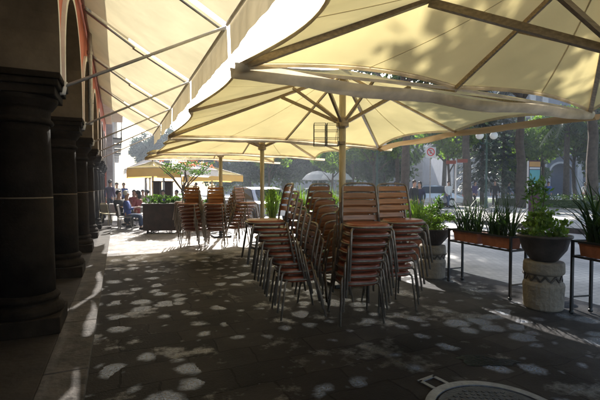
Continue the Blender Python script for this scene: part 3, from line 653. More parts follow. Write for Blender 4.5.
def make_chair():
    root = thing('chair', (0, 0, 0), 0)
    def sup(a, w_, d_, p=3.2):
        c, s = math.cos(a), math.sin(a)
        return (w_ * math.copysign(abs(c) ** (2 / p), c), d_ * math.copysign(abs(s) ** (2 / p), s))
    N = 36; b = MB()
    prof = [(.90, .400), (.975, .404), (1.0, .420), (1.0, .438), (.985, .451), (.93, .460), (.5, .457)]
    vs = []
    for (q, z) in prof:
        for j in range(N):
            x, y = sup(2 * math.pi * j / N, .205 * q, .20 * q); vs.append((x, y - .01, z))
    fs = [(i * N + j, i * N + (j + 1) % N, (i + 1) * N + (j + 1) % N, (i + 1) * N + j) for i in range(len(prof) - 1) for j in range(N)]
    fs.append(tuple(reversed(range(N)))); fs.append(tuple((len(prof) - 1) * N + j for j in range(N)))
    b.add(vs, fs); b.build('seat', M['seat'], root, smooth=True)
    b = MB(); b.tube([(*[c * 1 for c in sup(2 * math.pi * j / 24, .212, .207)], .43) for j in range(24)], .0105, 8, closed=True)
    for v in range(len(b.v)): b.v[v] = (b.v[v][0], b.v[v][1] - .01, b.v[v][2])
    b.build('seat_rim', M['chairsteel'], root, smooth=True)
    for s in (-1, 1):
        b = MB(); b.tube(arc_pts([(s * .15, -.13, .415), (s * .205, -.175, .415), (s * .235, -.235, .008)], .06), .0115, 8); b.build('leg', M['chairsteel'], root, smooth=True)
        b = MB(); b.tube([(s * .20, .185, .44), (s * .232, .27, .008)], .0115, 8); b.build('leg', M['chairsteel'], root, smooth=True)
    b = MB(); b.tube(arc_pts([(-.20, .185, .44), (-.192, .205, .60), (-.178, .262, .835), (-.10, .278, .852), (.10, .278, .852), (.178, .262, .835), (.192, .205, .60), (.20, .185, .44)], .05, 4), .0115, 8)
    b.tube([(-.20, .19, .435), (.20, .19, .435)], .009, 6); b.build('back_frame', M['chairsteel'], root, smooth=True)
    b = MB()
    for i, z in enumerate((.575, .648, .721, .794)):
        K = 8; vs = []
        for k in range(K + 1):
            x = -.186 + .372 * k / K; cur = .016 * (1 - (x / .186) ** 2)
            for (dy, dz) in ((-.006, -.026), (.006, -.026), (.006, .026), (-.006, .026)):
                zz = z + dz; yb = .193 + (zz - .5) * .21
                vs.append((x, yb + cur + dy, zz + .004 * (1 - (x / .186) ** 2)))
        fs = [(k * 4 + j, (k + 1) * 4 + j, (k + 1) * 4 + (j + 1) % 4, k * 4 + (j + 1) % 4) for k in range(K) for j in range(4)] + [(3, 2, 1, 0), (K * 4, K * 4 + 1, K * 4 + 2, K * 4 + 3)]
        b.add(vs, fs)
    b.build('backrest', M['slat'], root, bevel=.003)
    return root
chair0 = make_chair(); used = False
ORD = ['bottom', 'second from the bottom', 'third from the bottom', 'fourth from the bottom', 'fifth from the bottom', 'third from the top', 'second from the top', 'top']
random.seed(11)
def stack(x, y, ang, n, where, group, dz=.088, fwd=.05, seed=0):
    global used
    f = Vector((math.sin(ang), -math.cos(ang), 0))
    for k in range(n):
        if not used: c = chair0; used = True
        else: c = copy_tree(chair0)
        j = random.uniform(-.012, .012)
        c.location = Vector((x, y, dz * k)) + f * fwd * k + Vector((j, random.uniform(-.008, .008), random.uniform(-.004, .004)))
        c.rotation_euler = (R(random.uniform(-.5, .5)), R(random.uniform(-.5, .5)), ang + R(random.uniform(-2.8, 2.8)))
        names = {0: 'bottom chair', n - 1: 'top chair', n - 2: 'chair second from the top', n - 3: 'chair third from the top'}
        nm = names.get(k, 'chair %s from the bottom' % ['', 'second', 'third', 'fourth', 'fifth', 'sixth', 'seventh'][min(k, 6)])
        tag(c, '%s of %s' % (nm, where), 'chair', group)
G1 = 'chairs stacked in the near cluster'; G2 = 'chairs stacked in the rear cluster'
# ang: 0 faces the camera, positive turns its front to the right
stack(.60, 4.30, R(10), 8, 'the near stack facing us', G1)
stack(1.05, 4.75, R(14), 8, 'the rightmost near stack', G1)
stack(-.03, 4.50, R(-74), 8, 'the leftmost near stack', G1)
stack(.30, 4.92, R(-135), 8, 'the near stack with its backs to us', G1)
stack(-2.62, 10.25, R(-80), 8, 'the leftmost rear stack', G2)
stack(-2.57, 9.62, R(-6), 8, 'the rear stack facing us, left one', G2)
stack(-2.02, 9.66, R(2), 8, 'the rear stack facing us, right one', G2)
stack(-1.62, 10.05, R(60), 8, 'the rightmost rear stack', G2)

# ------------------------------------------------------------------ plants
def rv(rng): return Vector((rng.gauss(0, 1), rng.gauss(0, 1), rng.gauss(0, 1))).normalized()
def leaves(b, rng, c, rad, n, size, up=.2, asp=.5, clumps=0, cr=.35, mi=0):
    c = Vector(c); cl = []
    if clumps:
        for _ in range(clumps):
            d = rv(rng) * (rng.random() ** .4); cl.append(Vector((d.x * rad[0], d.y * rad[1], d.z * rad[2])))
    for _ in range(n):
        if clumps:
            q = rng.choice(cl); d = rv(rng) * rng.random() ** .5 * cr; p = c + q + Vector((d.x * rad[0], d.y * rad[1], d.z * rad[2] * .8))
        else:
            d = rv(rng) * rng.random() ** .33; p = c + Vector((d.x * rad[0], d.y * rad[1], d.z * rad[2]))
        a = rv(rng); a.z += up; a.normalize(); s = a.cross(rv(rng)).normalized(); L = size * rng.uniform(.6, 1.3)
        b.add([p - s * L * asp * .1, p + a * L * .5 - s * L * asp * .5, p + a * L, p + a * L * .5 + s * L * asp * .5], [(0, 1, 2, 3)], mi)

def blades(b, rng, c, n, h, spread, wd=.018, rad=.06, droop=.5):
    c = Vector(c)
    for _ in range(n):
        a = rng.uniform(0, 6.283); d = Vector((math.cos(a), math.sin(a), 0)); s = Vector((-d.y, d.x, 0))
        L = h * rng.uniform(.6, 1.1); sp = spread * rng.uniform(.15, 1.0); w_ = wd * rng.uniform(.7, 1.2)
        base = c + d * rng.uniform(0, rad); K = 6; vs = []
        for k in range(K + 1):
            u = k / K; p = base + d * (sp * u ** 1.7) + Vector((0, 0, L * (u - droop * (sp / max(h, .01)) * u ** 2.5)))
            ww = w_ * (1 - u ** 2.2) * .5 + .0008
            vs += [p - s * ww, p + Vector((0, 0, -.0)) + s * ww]
        b.add(vs, [(2 * k, 2 * k + 1, 2 * k + 3, 2 * k + 2) for k in range(K)])

def trough(loc, rz, L, W, Hh, label, rng, h=.55, n=70, wd=.02, spread=.3, droop=.5, group='terracotta troughs on the iron stands'):
    o = thing('plant_trough', loc, rz, label, 'planter', group)
    b = MB(); t = .015
    vs = []
    for (q, z) in ((.84, 0), (1, Hh), (.92, Hh), (.80, .03)):
        for (i, j) in ((-1, -1), (1, -1), (1, 1), (-1, 1)): vs.append((i * L / 2 * (q if q != .84 else .94), j * W / 2 * q, z))
    fs = [(3, 2, 1, 0)] + [(k * 4 + j, k * 4 + (j + 1) % 4, (k + 1) * 4 + (j + 1) % 4, (k + 1) * 4 + j) for k in range(3) for j in range(4)] + [(12, 13, 14, 15)]
    b.add(vs, fs); b.bar((-L / 2, W / 2, Hh - .015), (L / 2, W / 2, Hh - .015), .02, .03); b.bar((-L / 2, -W / 2, Hh - .015), (L / 2, -W / 2, Hh - .015), .02, .03)
    b.build('trough', M['terracotta'], o, bevel=.006)
    b = MB(); b.box((0, 0, Hh - .03), (L * .88, W * .82, .02)); b.build('soil', M['soil'], o)
    b = MB()
    for k in range(5): blades(b, rng, (L * (.36 * (k / 2 - 1)), 0, Hh - .03), n // 5, h, spread, wd, droop=droop)
    b.build('leaves', M['leaf_blade'], o)
    return o

def stand(loc, rz, L, W, Hh, label):
    o = thing('plant_stand', loc, rz, label, 'plant stand', 'black iron plant stands')
    b = MB()
    for z in (Hh, Hh - .17):
        for y in (-W / 2, W / 2): b.bar((-L / 2, y, z), (L / 2, y, z), .022, .022)
        for x in (-L / 2, L / 2): b.bar((x, -W / 2, z), (x, W / 2, z), .022, .022)
    b.build('frame', M['iron'], o)
    b = MB()
    for k in range(1, 8): b.bar((-L / 2 + L * k / 8, -W / 2, Hh - .175), (-L / 2 + L * k / 8, W / 2, Hh - .175), .012, .008)
    b.build('shelf', M['iron'], o)
    for x in (-1, 1):
        b = MB(); b.bar((x * L / 2, -W / 2, .2), (x * L / 2, W / 2, .2), .016, .016); b.build('stretcher', M['iron'], o)
    for x in (-1, 1):
        for y in (-1, 1):
            b = MB(); b.bar((x * L / 2, y * W / 2, 0.02), (x * L / 2, y * W / 2, Hh + .012), .026, .026); b.ball((x * L / 2, y * W / 2, .03), .026, 6); b.build('leg', M['iron'], o)
    return o

def pedestal(loc, label, Hh, r, rz=0):
    o = thing('stone_pedestal', loc, rz, label, 'pedestal', 'carved stone pedestals')
    b = MB(); h = Hh
    b.lathe([(r * .94, 0), (r * .98, .02), (r * 1.0, h * .33), (r * 1.03, h * .50), (r * .98, h * .56), (r * .86, h * .58), (r * .84, h * .72), (r * .98, h * .75), (r * 1.02, h * .8), (r * 1.0, h * .97), (r * .94, h)], n=28)
    b.build('drum', M['carved'], o, smooth=False, bevel=.008)
    b = MB(); K = 11
    for k in range(K):
        a0 = 2 * math.pi * k / K; a1 = 2 * math.pi * (k + .5) / K; a2 = 2 * math.pi * (k + 1) / K; q = r * .86
        z0, z1 = h * .60, h * .71
        for (a, bb, za_, zb_) in ((a0, a1, z0, z1), (a1, a2, z1, z0)):
            b.bar((q * math.cos(a), q * math.sin(a), za_), (q * math.cos(bb), q * math.sin(bb), zb_), .022, .02)
    b.build('zigzag_band', M['darkpot'], o)
    return o

def bowl(loc, label, r, h, rng, mode, group='clay bowls of greenery'):
    o = thing('plant_bowl', loc, 0, label, 'planter', group)
    b = MB(); b.lathe([(r * .45, 0), (r * .55, .02), (r * .86, h * .45), (r * .98, h * .85), (r * 1.08, h * .92), (r * 1.08, h), (r * .96, h), (r * .9, h * .8), (0, h * .78)], n=32)
    b.build('bowl', M['darkpot'], o, smooth=True)
    b = MB()
    if mode == 'bush':
        leaves(b, rng, (0, 0, h + .10), (r * 1.0, r * 1.0, .15), 900, .055, .4, .6, clumps=26, cr=.3)
        leaves(b, rng, (-.03, 0, h + .28), (r * .5, r * .5, .12), 200, .05, .4, .5, clumps=8, cr=.3)
        b.build('foliage', M['leaf_lime'], o)
    else:
        leaves(b, rng, (0, 0, h + .13), (r * 1.2, r * 1.2, .17), 1100, .06, .3, .35, clumps=30, cr=.28); b.build('foliage', M['leaf_lime'], o)
    return o
rng = random.Random(3)
# line of pots and stands along the right edge of the terrace (s about 4.45)
pB = at(545, 4.72); pedestal(pB, 'carved pale stone pedestal between the two iron plant stands', .56, .215)
bowl(pB + Vector((0, 0, .56)), 'dark clay bowl of yellow green leaves on the pedestal between the stands', .27, .31, rng, 'bush')
b = MB()
pL = at(433, 6.35); pedestal(pL, 'carved pale stone pedestal just right of the near chair stacks', .52, .20)
bowl(pL + Vector((0, 0, .52)), 'dark clay bowl of feathery lime leaves just right of the near chair stacks', .26, .26, rng, 'fern')
# stand one, from about px 446 to px 512
e0, e1 = at(449, 6.0), at(511, 4.98); mid = (e0 + e1) / 2; dv = e1 - e0; rz1 = math.atan2(dv.y, dv.x); L1 = dv.length
WN = Vector((-dv.normalized().y, dv.normalized().x, 0))
c1 = mid + WN * .14
stand(c1, rz1, L1, .26, .80, 'long black iron plant stand holding two terracotta troughs')
for k, (u, lab) in enumerate(((-.24, 'terracotta trough of upright blade leaves, left one on the long iron stand'), (.25, 'terracotta trough of upright blade leaves, right one on the long iron stand'))):
    trough(c1 + dv * u + Vector((0, 0, .64)), rz1, L1 * .43, .2, .15, lab, rng, h=.60, n=110, spread=.50, wd=.017, droop=.35)
# stand two at the right edge
e0, e1 = at(573, 4.45), at(640, 3.75); dv = e1 - e0; rz2 = math.atan2(dv.y, dv.x); L2 = dv.length; WN2 = Vector((-dv.normalized().y, dv.normalized().x, 0))
c2 = (e0 + e1) / 2 + WN2 * .14
stand(c2, rz2, L2, .26, .83, 'black iron plant stand at the right edge of the picture')
trough(c2 - dv * .12 + Vector((0, 0, .67)), rz2, L2 * .62, .22, .16, 'terracotta trough of long arching leaves at the right edge', rng, h=.85, n=110, spread=.75, wd=.028)
# a big grassy pot behind the chairs
for (px, Y, h, lab) in ((272, 11.5, 1.15, 'clump of bright grass in a clay pot behind the leftmost near stack'), (303, 11.0, 1.1, 'clump of tall grass in a clay pot between the near stacks'), (330, 10.2, 1.05, 'clump of tall grass in a clay pot behind the near stack facing us'), (418, 8.0, .9, 'clump of arching leaves in a clay pot behind the pedestal')):
    o = thing('potted_grass', at(px, Y), 0, lab, 'plant', 'tall potted grasses by the street')
    b = MB(); b.lathe([(.16, 0), (.24, .42), (.27, .44), (.27, .5), (.22, .5), (.2, .42), (0, .42)], n=20); b.build('pot', M['terracotta'], o, smooth=True)
    b = MB(); blades(b, rng, (0, 0, .42), 130, h, .5, .03, .12)
    leaves(b, rng, (0, 0, .42 + h * .4), (.34, .34, h * .45), 700, .08, .8, .4, clumps=20, cr=.3); b.build('leaves', M['leaf_lime'], o)
# thin reedy stem with leaves behind the bowl
for (px, Y, h) in ((538, 5.3, 1.45), (437, 6.9, 1.25)):
    o = thing('potted_shrub', at(px, Y), 0, 'thin stemmed leafy shrub in a clay pot behind the %s' % ('right hand pedestal' if px > 500 else 'left hand pedestal'), 'plant', 'thin potted shrubs')
    b = MB(); b.lathe([(.1, 0), (.15, .26), (.17, .28), (.17, .3), (.13, .3), (0, .26)], n=16); b.build('pot', M['darkpot'], o)
    b = MB()
    for k in range(4): b.tube([(0, 0, .25), (.03 * math.cos(k * 1.7), .03 * math.sin(k * 1.7), h * .6), (.11 * math.cos(k * 1.7), .11 * math.sin(k * 1.7), h)], [.008, .006, .003], 6)
    b.build('stem', M['bark'], o)
    b = MB(); leaves(b, rng, (0, 0, h * .82), (.16, .16, h * .28), 420, .075, .3, .35, clumps=16, cr=.25); b.build('foliage', M['leaf_mid'], o)
# big dark planter box on castors at left
o = thing('planter_box', at(164, 12.6), R(3), 'large dark rusty planter box of low shrubs on castors, left of the rear chairs', 'planter')
b = MB(); b.box((0, 0, .50), (1.16, .52, .80)); b.box((0, 0, .915), (1.22, .58, .04)); b.build('box', M['rust'], o, bevel=.01)
b = MB()
for x in (-.35, -.2, .2, .35):
    b.tube([(x + .08 * math.cos(a), -.18, .08 + .07 * math.sin(a)) for a in [2 * math.pi * i / 12 for i in range(12)]], .008, 6, closed=True)
b.box((-.45, -.2, .06), (.05, .05, .1)); b.box((.45, -.2, .06), (.05, .05, .1)); b.box((-.45, .2, .06), (.05, .05, .1)); b.box((.45, .2, .06), (.05, .05, .1))
b.build('castors', M['iron'], o)
b = MB()
for x in (-.42, -.14, .16, .44): leaves(b, rng, (x, 0, 1.05), (.2, .26, .16), 420, .06, .5, .5, clumps=12, cr=.35)
b.build('shrubs', M['leaf_mid'], o)
o = thing('planter_box', at(203, 13.4), R(3), 'second dark planter box half hidden by the rear chair stacks', 'planter')
b = MB(); b.box((0, 0, .50), (1.1, .5, .80)); b.build('box', M['rust'], o, bevel=.01)
b = MB()
for x in (-.42, -.14, .16, .44): leaves(b, rng, (x, 0, 1.0), (.2, .26, .14), 300, .06, .5, .5, clumps=12, cr=.35)
b.build('shrubs', M['leaf_mid'], o)

# ------------------------------------------------------------------ trees
def trunk_mb(rng, h, r, bend=.3, limbs=5, lh=.6, ll=1.6):
    b = MB(); K = 8; pts = []; x = y = 0
    for k in range(K + 1):
        pts.append((x, y, h * k / K)); x += rng.uniform(-bend, bend) * h / 20; y += rng.uniform(-bend, bend) * h / 20
    b.tube(pts, [r * (1.25 if k == 0 else 1 - .6 * k / K) for k in range(K + 1)], 10)
    for i in range(limbs):
        a = 6.283 * i / limbs + rng.uniform(-.4, .4); u = lh + (1 - lh) * rng.random() * .9; k = int(u * K); p = Vector(pts[k])
        q = p + Vector((math.cos(a) * ll * .5, math.sin(a) * ll * .5, ll * .5)); e = p + Vector((math.cos(a) * ll, math.sin(a) * ll, ll * .85))
        b.tube([p, q, e], [r * .42, r * .28, r * .1], 7)
    return b, Vector(pts[-1])

def broadleaf(seed, h, r, crown, n, size, m, clumps=60, cr=.22, dz=0, limbs=6):
    rg = random.Random(seed); o = thing('broadleaf_tree')
    b, top = trunk_mb(rg, h, r, .35, limbs, .6, crown[0] * .65); b.build('trunk', M['bark'], o, smooth=True)
    b = MB(); leaves(b, rg, (top.x, top.y, h + dz), crown, n, size, .1, .6, clumps=clumps, cr=cr); b.build('crown', M[m], o)
    return o
def conifer(seed, h, r, rad, n, m='leaf_blue'):
    rg = random.Random(seed); o = thing('conifer_tree')
    b = MB(); b.tube([(0, 0, 0), (0, 0, h)], [r, .03], 10); b.build('trunk', M['bark'], o, smooth=True)
    b = MB(); tiers = int(h / .55)
    for k in range(tiers):
        u = k / tiers; z = h * .16 + h * .84 * u; rr = rad * (1 - u) ** .8 * rg.uniform(.8, 1.1) + .15
        nb = 9
        for j in range(nb):
            a = 6.283 * j / nb + k * .7 + rg.uniform(-.2, .2); d = Vector((math.cos(a), math.sin(a), 0)); L = rr * rg.uniform(.75, 1.1)
            for _ in range(max(4, int(n / tiers / nb))):
                q = rg.random() ** .7; p = Vector((0, 0, z)) + d * L * q + Vector((rg.gauss(0, .09), rg.gauss(0, .09), -.35 * L * q * q * .6 + rg.gauss(0, .06)))
                aa = (d + rv(rg) * .5).normalized(); aa.z -= .3; s = aa.cross(Vector((0, 0, 1))).normalized(); l_ = .34 * rg.uniform(.6, 1.3)
                b.add([p, p + aa * l_ * .5 - s * .06, p + aa * l_, p + aa * l_ * .5 + s * .06], [(0, 1, 2, 3)])
    b.build('crown', M[m], o); return o
def palm(seed, h, r):
    rg = random.Random(seed); o = thing('palm_tree')
    b = MB(); K = 12; b.tube([(.3 * math.sin(k / K * 1.2), 0, h * k / K) for k in range(K + 1)], [r * (1.3 if k == 0 else 1 - .25 * k / K) * (1 + .05 * (k % 2)) for k in range(K + 1)], 12); b.build('trunk', M['bark'], o, smooth=True)
    b = MB(); c = Vector((.3 * math.sin(1.2), 0, h))
    for i in range(34):
        a = 6.283 * i / 34 * 3.1 + rg.uniform(-.2, .2); el = rg.uniform(-.35, 1.2); L = rg.uniform(1.7, 2.5); d = Vector((math.cos(a), math.sin(a), 0))
        K = 16; s = Vector((-d.y, d.x, 0)); prev = None
        for k in range(K + 1):
            u = k / K; p = c + d * L * u * math.cos(el * .8) + Vector((0, 0, L * (math.sin(el) * u - .75 * u * u)))
            if prev is not None and k > 1:
                wl = .42 * math.sin(math.pi * min(1, u * .9 + .1)) + .05
                for sg in (-1, 1): b.add([prev, p, p + s * sg * wl + d * .12 + Vector((0, 0, -.14 - wl * .5))], [(0, 1, 2)])
            prev = p
    b.build('crown', M['leaf_dark'], o); return o

protoL = broadleaf(21, 8.0, .24, (4.2, 4.2, 2.5), 15000, .34, 'leaf_dark', 110, .2, .9)
protoM = broadleaf(22, 5.6, .17, (3.0, 3.0, 2.4), 9000, .28, 'leaf_mid', 70, .24, .6)
protoS = broadleaf(23, 3.2, .10, (1.7, 1.7, 1.4), 4200, .2, 'leaf_lime', 40, .26, .5)
protoD = broadleaf(26, 4.2, .16, (3.4, 3.0, 3.6), 9000, .36, 'leaf_dark', 80, .24, .4)
protoC = conifer(24, 9.5, .17, 2.3, 9000)
protoP = palm(25, 6.2, .2)
protos = dict(L=protoL, M=protoM, S=protoS, C=protoC, P=protoP, D=protoD); first = set()
KN = dict(L=('tall straight trunked tree', 'tree'), M=('mid green leafy tree', 'tree'), S=('small lime green tree', 'tree'), C=('dark drooping conifer', 'tree'), P=('palm with drooping fronds', 'palm'), D=('dense dark tree', 'tree'))
def plant(kind, px, Y, sc, rot, where, z=.14, pos=None):
    if kind in first: o = copy_tree(protos[kind])
    else: o = protos[kind]; first.add(kind)
    o.location = pos if pos is not None else at(px, Y, z); o.rotation_euler = (0, 0, rot); o.scale = (sc, sc, sc)
    return tag(o, KN[kind][0] + ' ' + where, KN[kind][1], 'trees in the park and along the street')
plant('L', 523, 26, 1.4, .4, 'with the thickest trunk, just left of the info board')
plant('L', 468, 28.5, 1.35, 1.1, 'behind the red direction sign')
plant('L', 405, 22, 1.15, 5.1, 'behind the rightmost near stack')
plant('L', 590, 23.5, 1.4, 2.1, 'at the right edge by the palms')
plant('L', 690, 20, 1.4, 3.3, 'beyond the right edge')
plant('C', 482, 31, 1.0, 0, 'behind the twin globe lamp')
plant('C', 503, 38, 1.15, 1.7, 'right of the twin globe lamp and farther back')
plant('P', 566, 32, 1.12, 1.0, 'before the church door')
plant('P', 592, 36, 1.2, 2.6, 'right of the church door')
plant('P', 398, 30, .85, 4.0, 'left of the no parking sign')
plant('P', 443, 38, 1.0, .5, 'far behind the red direction sign')
plant('S', 372, 28, 1.35, .3, 'beside the far globe lamp')
plant('S', 516, 38, 1.1, 3.0, 'left of the thickest trunk')
plant('S', 543, 37, 1.6, 4.4, 'in sun left of the church door')
plant('M', 352, 36, 1.0, 2.2, 'behind the central pole')
plant('M', 455, 40, 1.1, 2.9, 'in the park depth left of the conifers')
plant('D', 315, 44, 1.25, .9, 'behind the white park parasols')
plant('D', 283, 46, 1.3, 2.9, 'just left of the white park parasols')
plant('D', 250, 47, 1.15, 4.1, 'far behind the second pole')
plant('S', 268, 33, 1.25, 1.0, 'behind the pale parked car')
plant('S', 333, 29, 1.0, 2.4, 'in front of the white park parasols')
plant('S', 448, 31, 1.5, 5.0, 'in sun behind the red direction sign')
plant('S', 575, 34, 1.7, 3.5, 'in sun at the foot of the church')
plant('D', 222, 50, 1.2, 1.9, 'far behind the rear chair stacks')
plant('D', 345, 50, 1.35, 3.4, 'far right of the white park parasols')
plant('D', 385, 46, 1.3, 5.6, 'far behind the far globe lamp')
plant('D', 520, 46, 1.0, 1.2, 'in front of the church wall')
plant('D', 625, 32, 1.2, 5.0, 'just past the right edge')
# a laurel by the kerb whose crown leans out over the terrace
rg = random.Random(77); o = thing('leaning_laurel', (10.2, 11.8, 0), 0, 'big laurel beyond the right edge, its leaves hanging at the right border', 'tree')
b = MB(); b.tube([(0, 0, 0), (-.1, 0, 2.5), (-.6, 0, 5), (-2.2, -.2, 7), (-5.5, -.3, 8.6)], [.34, .27, .24, .17, .07], 12)
b.tube([(-.6, 0, 5), (.2, .8, 7), (1, 1.5, 8.5)], [.18, .13, .06], 8); b.tube([(-.6, 0, 5), (-.4, -1.5, 7), (-.6, -3, 8.3)], [.16, .12, .05], 8); b.build('trunk', M['bark'], o, smooth=True)
b = MB(); leaves(b, rg, (-4.6, .0, 8.7), (5.6, 4.4, 2.0), 19000, .3, .1, .6, clumps=110, cr=.17); leaves(b, rg, (-2.6, -1.2, 4.6), (.5, .7, .75), 260, .17, .1, .6, clumps=12, cr=.4); b.build('crown', M['leaf_mid'], o)
# hazy laurels at the end of the street
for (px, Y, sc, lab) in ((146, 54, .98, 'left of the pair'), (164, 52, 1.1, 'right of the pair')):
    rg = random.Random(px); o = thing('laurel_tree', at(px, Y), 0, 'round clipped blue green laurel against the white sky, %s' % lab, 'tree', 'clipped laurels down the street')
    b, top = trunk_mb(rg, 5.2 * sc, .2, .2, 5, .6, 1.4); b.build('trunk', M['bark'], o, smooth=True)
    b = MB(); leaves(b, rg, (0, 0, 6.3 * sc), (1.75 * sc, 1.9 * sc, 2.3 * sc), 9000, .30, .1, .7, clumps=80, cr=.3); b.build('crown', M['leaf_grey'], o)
# small flowering tree in the planter behind the rear chairs
rg = random.Random(8); o = thing('flowering_tree', at(184, 15.2), 0, 'small bent tree with pink flowers rising from behind the dark planter box', 'tree')
b = MB(); b.tube([(0, 0, 0), (.02, 0, .9), (-.08, 0, 1.3), (.1, 0, 1.7), (.05, 0, 2.1)], [.06, .05, .045, .035, .02], 8)
for a in range(6): b.tube([(-.05, 0, 1.3), (math.cos(a) * .5, math.sin(a) * .4, 1.85), (math.cos(a) * 1.0, math.sin(a) * .8, 2.25)], [.03, .02, .01], 6)
b.build('trunk', M['bark'], o, smooth=True)
b = MB(); leaves(b, rg, (0, 0, 2.2), (1.15, .9, .42), 1100, .085, .2, .5, clumps=34, cr=.2); b.build('crown', M['leaf_mid'], o)
b = MB(); leaves(b, rg, (.5, -.1, 2.4), (1.3, .9, .28), 260, .07, .2, .8, clumps=26, cr=.14); tag(b.build('flowers', M['petal'], o), kind='stuff')
for (px, Y, lab) in ((157.5, 15.0, 'left'), (169, 15.1, 'right')):
    o = thing('wooden_post', at(px, Y), 0, 'thick dark wooden post behind the planter box, %s one of the two' % lab, 'post', 'dark wooden posts')
    b = MB(); b.box((0, 0, .82), (.24, .24, 1.64)); b.build('shaft', M['rust'], o, bevel=.015)
    b = MB(); b.box((0, 0, 1.66), (.3, .3, .05)); b.build('cap', M['rust'], o, bevel=.01)
# hedges
for (s0, t0, L, hh, lab) in ((24.8, 0, 20, .8, 'low clipped hedge behind the info board along the park edge'), (24.8, 23, 24, .8, 'low clipped hedge along the park edge farther off')):
    o = thing('hedge', (0, 0, 0), A, lab, 'hedge', 'park edge hedges')
    b = MB(); rg = random.Random(int(t0))
    b.box((s0, t0 + L / 2, .45), (.55, L, .5))
    for _ in range(int(L * 420)):
        p = Vector((s0 + rg.uniform(-.42, .42), t0 + rg.uniform(0, L), .2 + rg.uniform(0, hh))); a = rv(rg); s = a.cross(rv(rg)).normalized(); l_ = .11
        b.add([p, p + a * l_ * .5 - s * .03, p + a * l_, p + a * l_ * .5 + s * .03], [(0, 1, 2, 3)])
    b.build('foliage', M['hedge'], o)

# ------------------------------------------------------------------ church across the park
o = thing('church', at(560, 62, 0), R(-6), 'blue grey stone church front with an arched doorway across the park', 'church')
b = MB(); W2, HT = 17, 19; dw, dh = 1.5, 5.2; N = 16
arcp = [(-dw, 0)] + [(-dw * math.cos(math.pi * i / N), dh - dw + dw * math.sin(math.pi * i / N)) for i in range(N + 1)] + [(dw, 0)]
for i in range(len(arcp) - 1):
    (a0, z0), (a1, z1) = arcp[i], arcp[i + 1]
    if abs(a1 - a0) > 1e-6: b.add([(a0, 0, z0), (a1, 0, z1), (a1, 0, HT), (a0, 0, HT)], [(0, 1, 2, 3)])
    b.add([(a0, 0, z0), (a1, 0, z1), (a1, 1.4, z1), (a0, 1.4, z0)], [(0, 1, 2, 3)])
b.add([(-W2, 0, 0), (-dw, 0, 0), (-dw, 0, HT), (-W2, 0, HT)], [(0, 1, 2, 3)]); b.add([(dw, 0, 0), (W2, 0, 0), (W2, 0, HT), (dw, 0, HT)], [(0, 1, 2, 3)])
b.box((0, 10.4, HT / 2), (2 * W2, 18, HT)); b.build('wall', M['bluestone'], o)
b = MB()
for x in (-W2 + .4, -9, -4.4, -2.6, 2.6, 4.4, 9, W2 - .4): b.box((x, -.25, HT / 2), (.8, .5, HT))
for z in (6.6, 7.3, 12.5): b.box((0, -.3, z), (2 * W2, .7, .35))
for i in range(len(arcp) - 1):
    b.bar((arcp[i][0] * 1.15, -.12, arcp[i][1] * 1.03), (arcp[i + 1][0] * 1.15, -.12, arcp[i + 1][1] * 1.03), .3, .3)
b.build('pilasters', M['greystone'], o)
b = MB(); b.box((0, 1.3, dh / 2), (2 * dw, .15, dh)); b.build('door', M['farstone'], o)
for x in (-6.6, 6.6, -12.5, 12.5):
    b = MB(); b.box((x, -.06, 4.2), (1.6, .14, 3.0)); q = b.build('window', M['greystone'], o)
    b = MB(); b.box((x, -.13, 4.2), (1.2, .06, 2.6)); b.build('pane', M['glass_dark'], q)
for x, hh in ((-12.5, 32), (12.5, 32)):
    b = MB(); b.box((x, 4, 19 + 5), (7, 7, 10)); b.box((x, 4, 29.4), (7.6, 7.6, .8)); b.lathe([(3.2, 29.8), (3.2, 31), (2.4, 33), (0, 35)], (x, 4, 0), 16); b.build('tower', M['bluestone'], o)
# long arcade building across the far side of the square
o = thing('far_palace', at(423, 88, 0), R(2), 'long blue grey arcaded building seen faintly through the park trees', 'building')
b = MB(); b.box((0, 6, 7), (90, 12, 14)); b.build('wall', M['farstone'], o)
b = MB()
for k in range(31): b.box((-45 + 3 * k, -.2, 2.4), (.7, .6, 4.8))
b.box((0, -.2, 5.2), (90, .6, .5)); b.box((0, -.3, 13.7), (91, .9, .6)); b.build('colonnade', M['bluestone'], o)
for k in range(30):
    b = MB(); b.box((-43.5 + 3 * k, -.05, 9), (1.4, .14, 3)); q = b.build('window', M['glass_dark'], o)

# ------------------------------------------------------------------ street furniture
def lamp(px, Y, hgt, label, arm=.34, gr=.20):
    o = thing('street_lamp', at(px, Y, .14), 0, label, 'street lamp', 'green globe lamps in the park')
    b = MB(); b.lathe([(.16, 0), (.16, .1), (.11, .2), (.09, .6), (.11, .65), (.06, .75), (.05, hgt - .3), (.07, hgt - .25), (.04, hgt - .2), (.03, hgt + .3), (0, hgt + .4)], n=14)
    for s in (-1, 1): b.tube([(0, 0, hgt - .28), (s * arm * .6, 0, hgt - .32), (s * arm, 0, hgt - .18), (s * arm, 0, hgt - .02)], .025, 8)
    b.build('post', M['lampgreen'], o, smooth=True)
    for s in (-1, 1):
        b = MB(); b.ball((s * arm, 0, hgt + gr * .8), gr, 10); b.build('globe', M['globe'], o, smooth=True)
lamp(486, 25, 4.35, 'green lamp post with two white globes among the park trees', .44, .24)
lamp(377, 26, 3.9, 'far lamp post with two white globes right of the central pole', .4, .22)
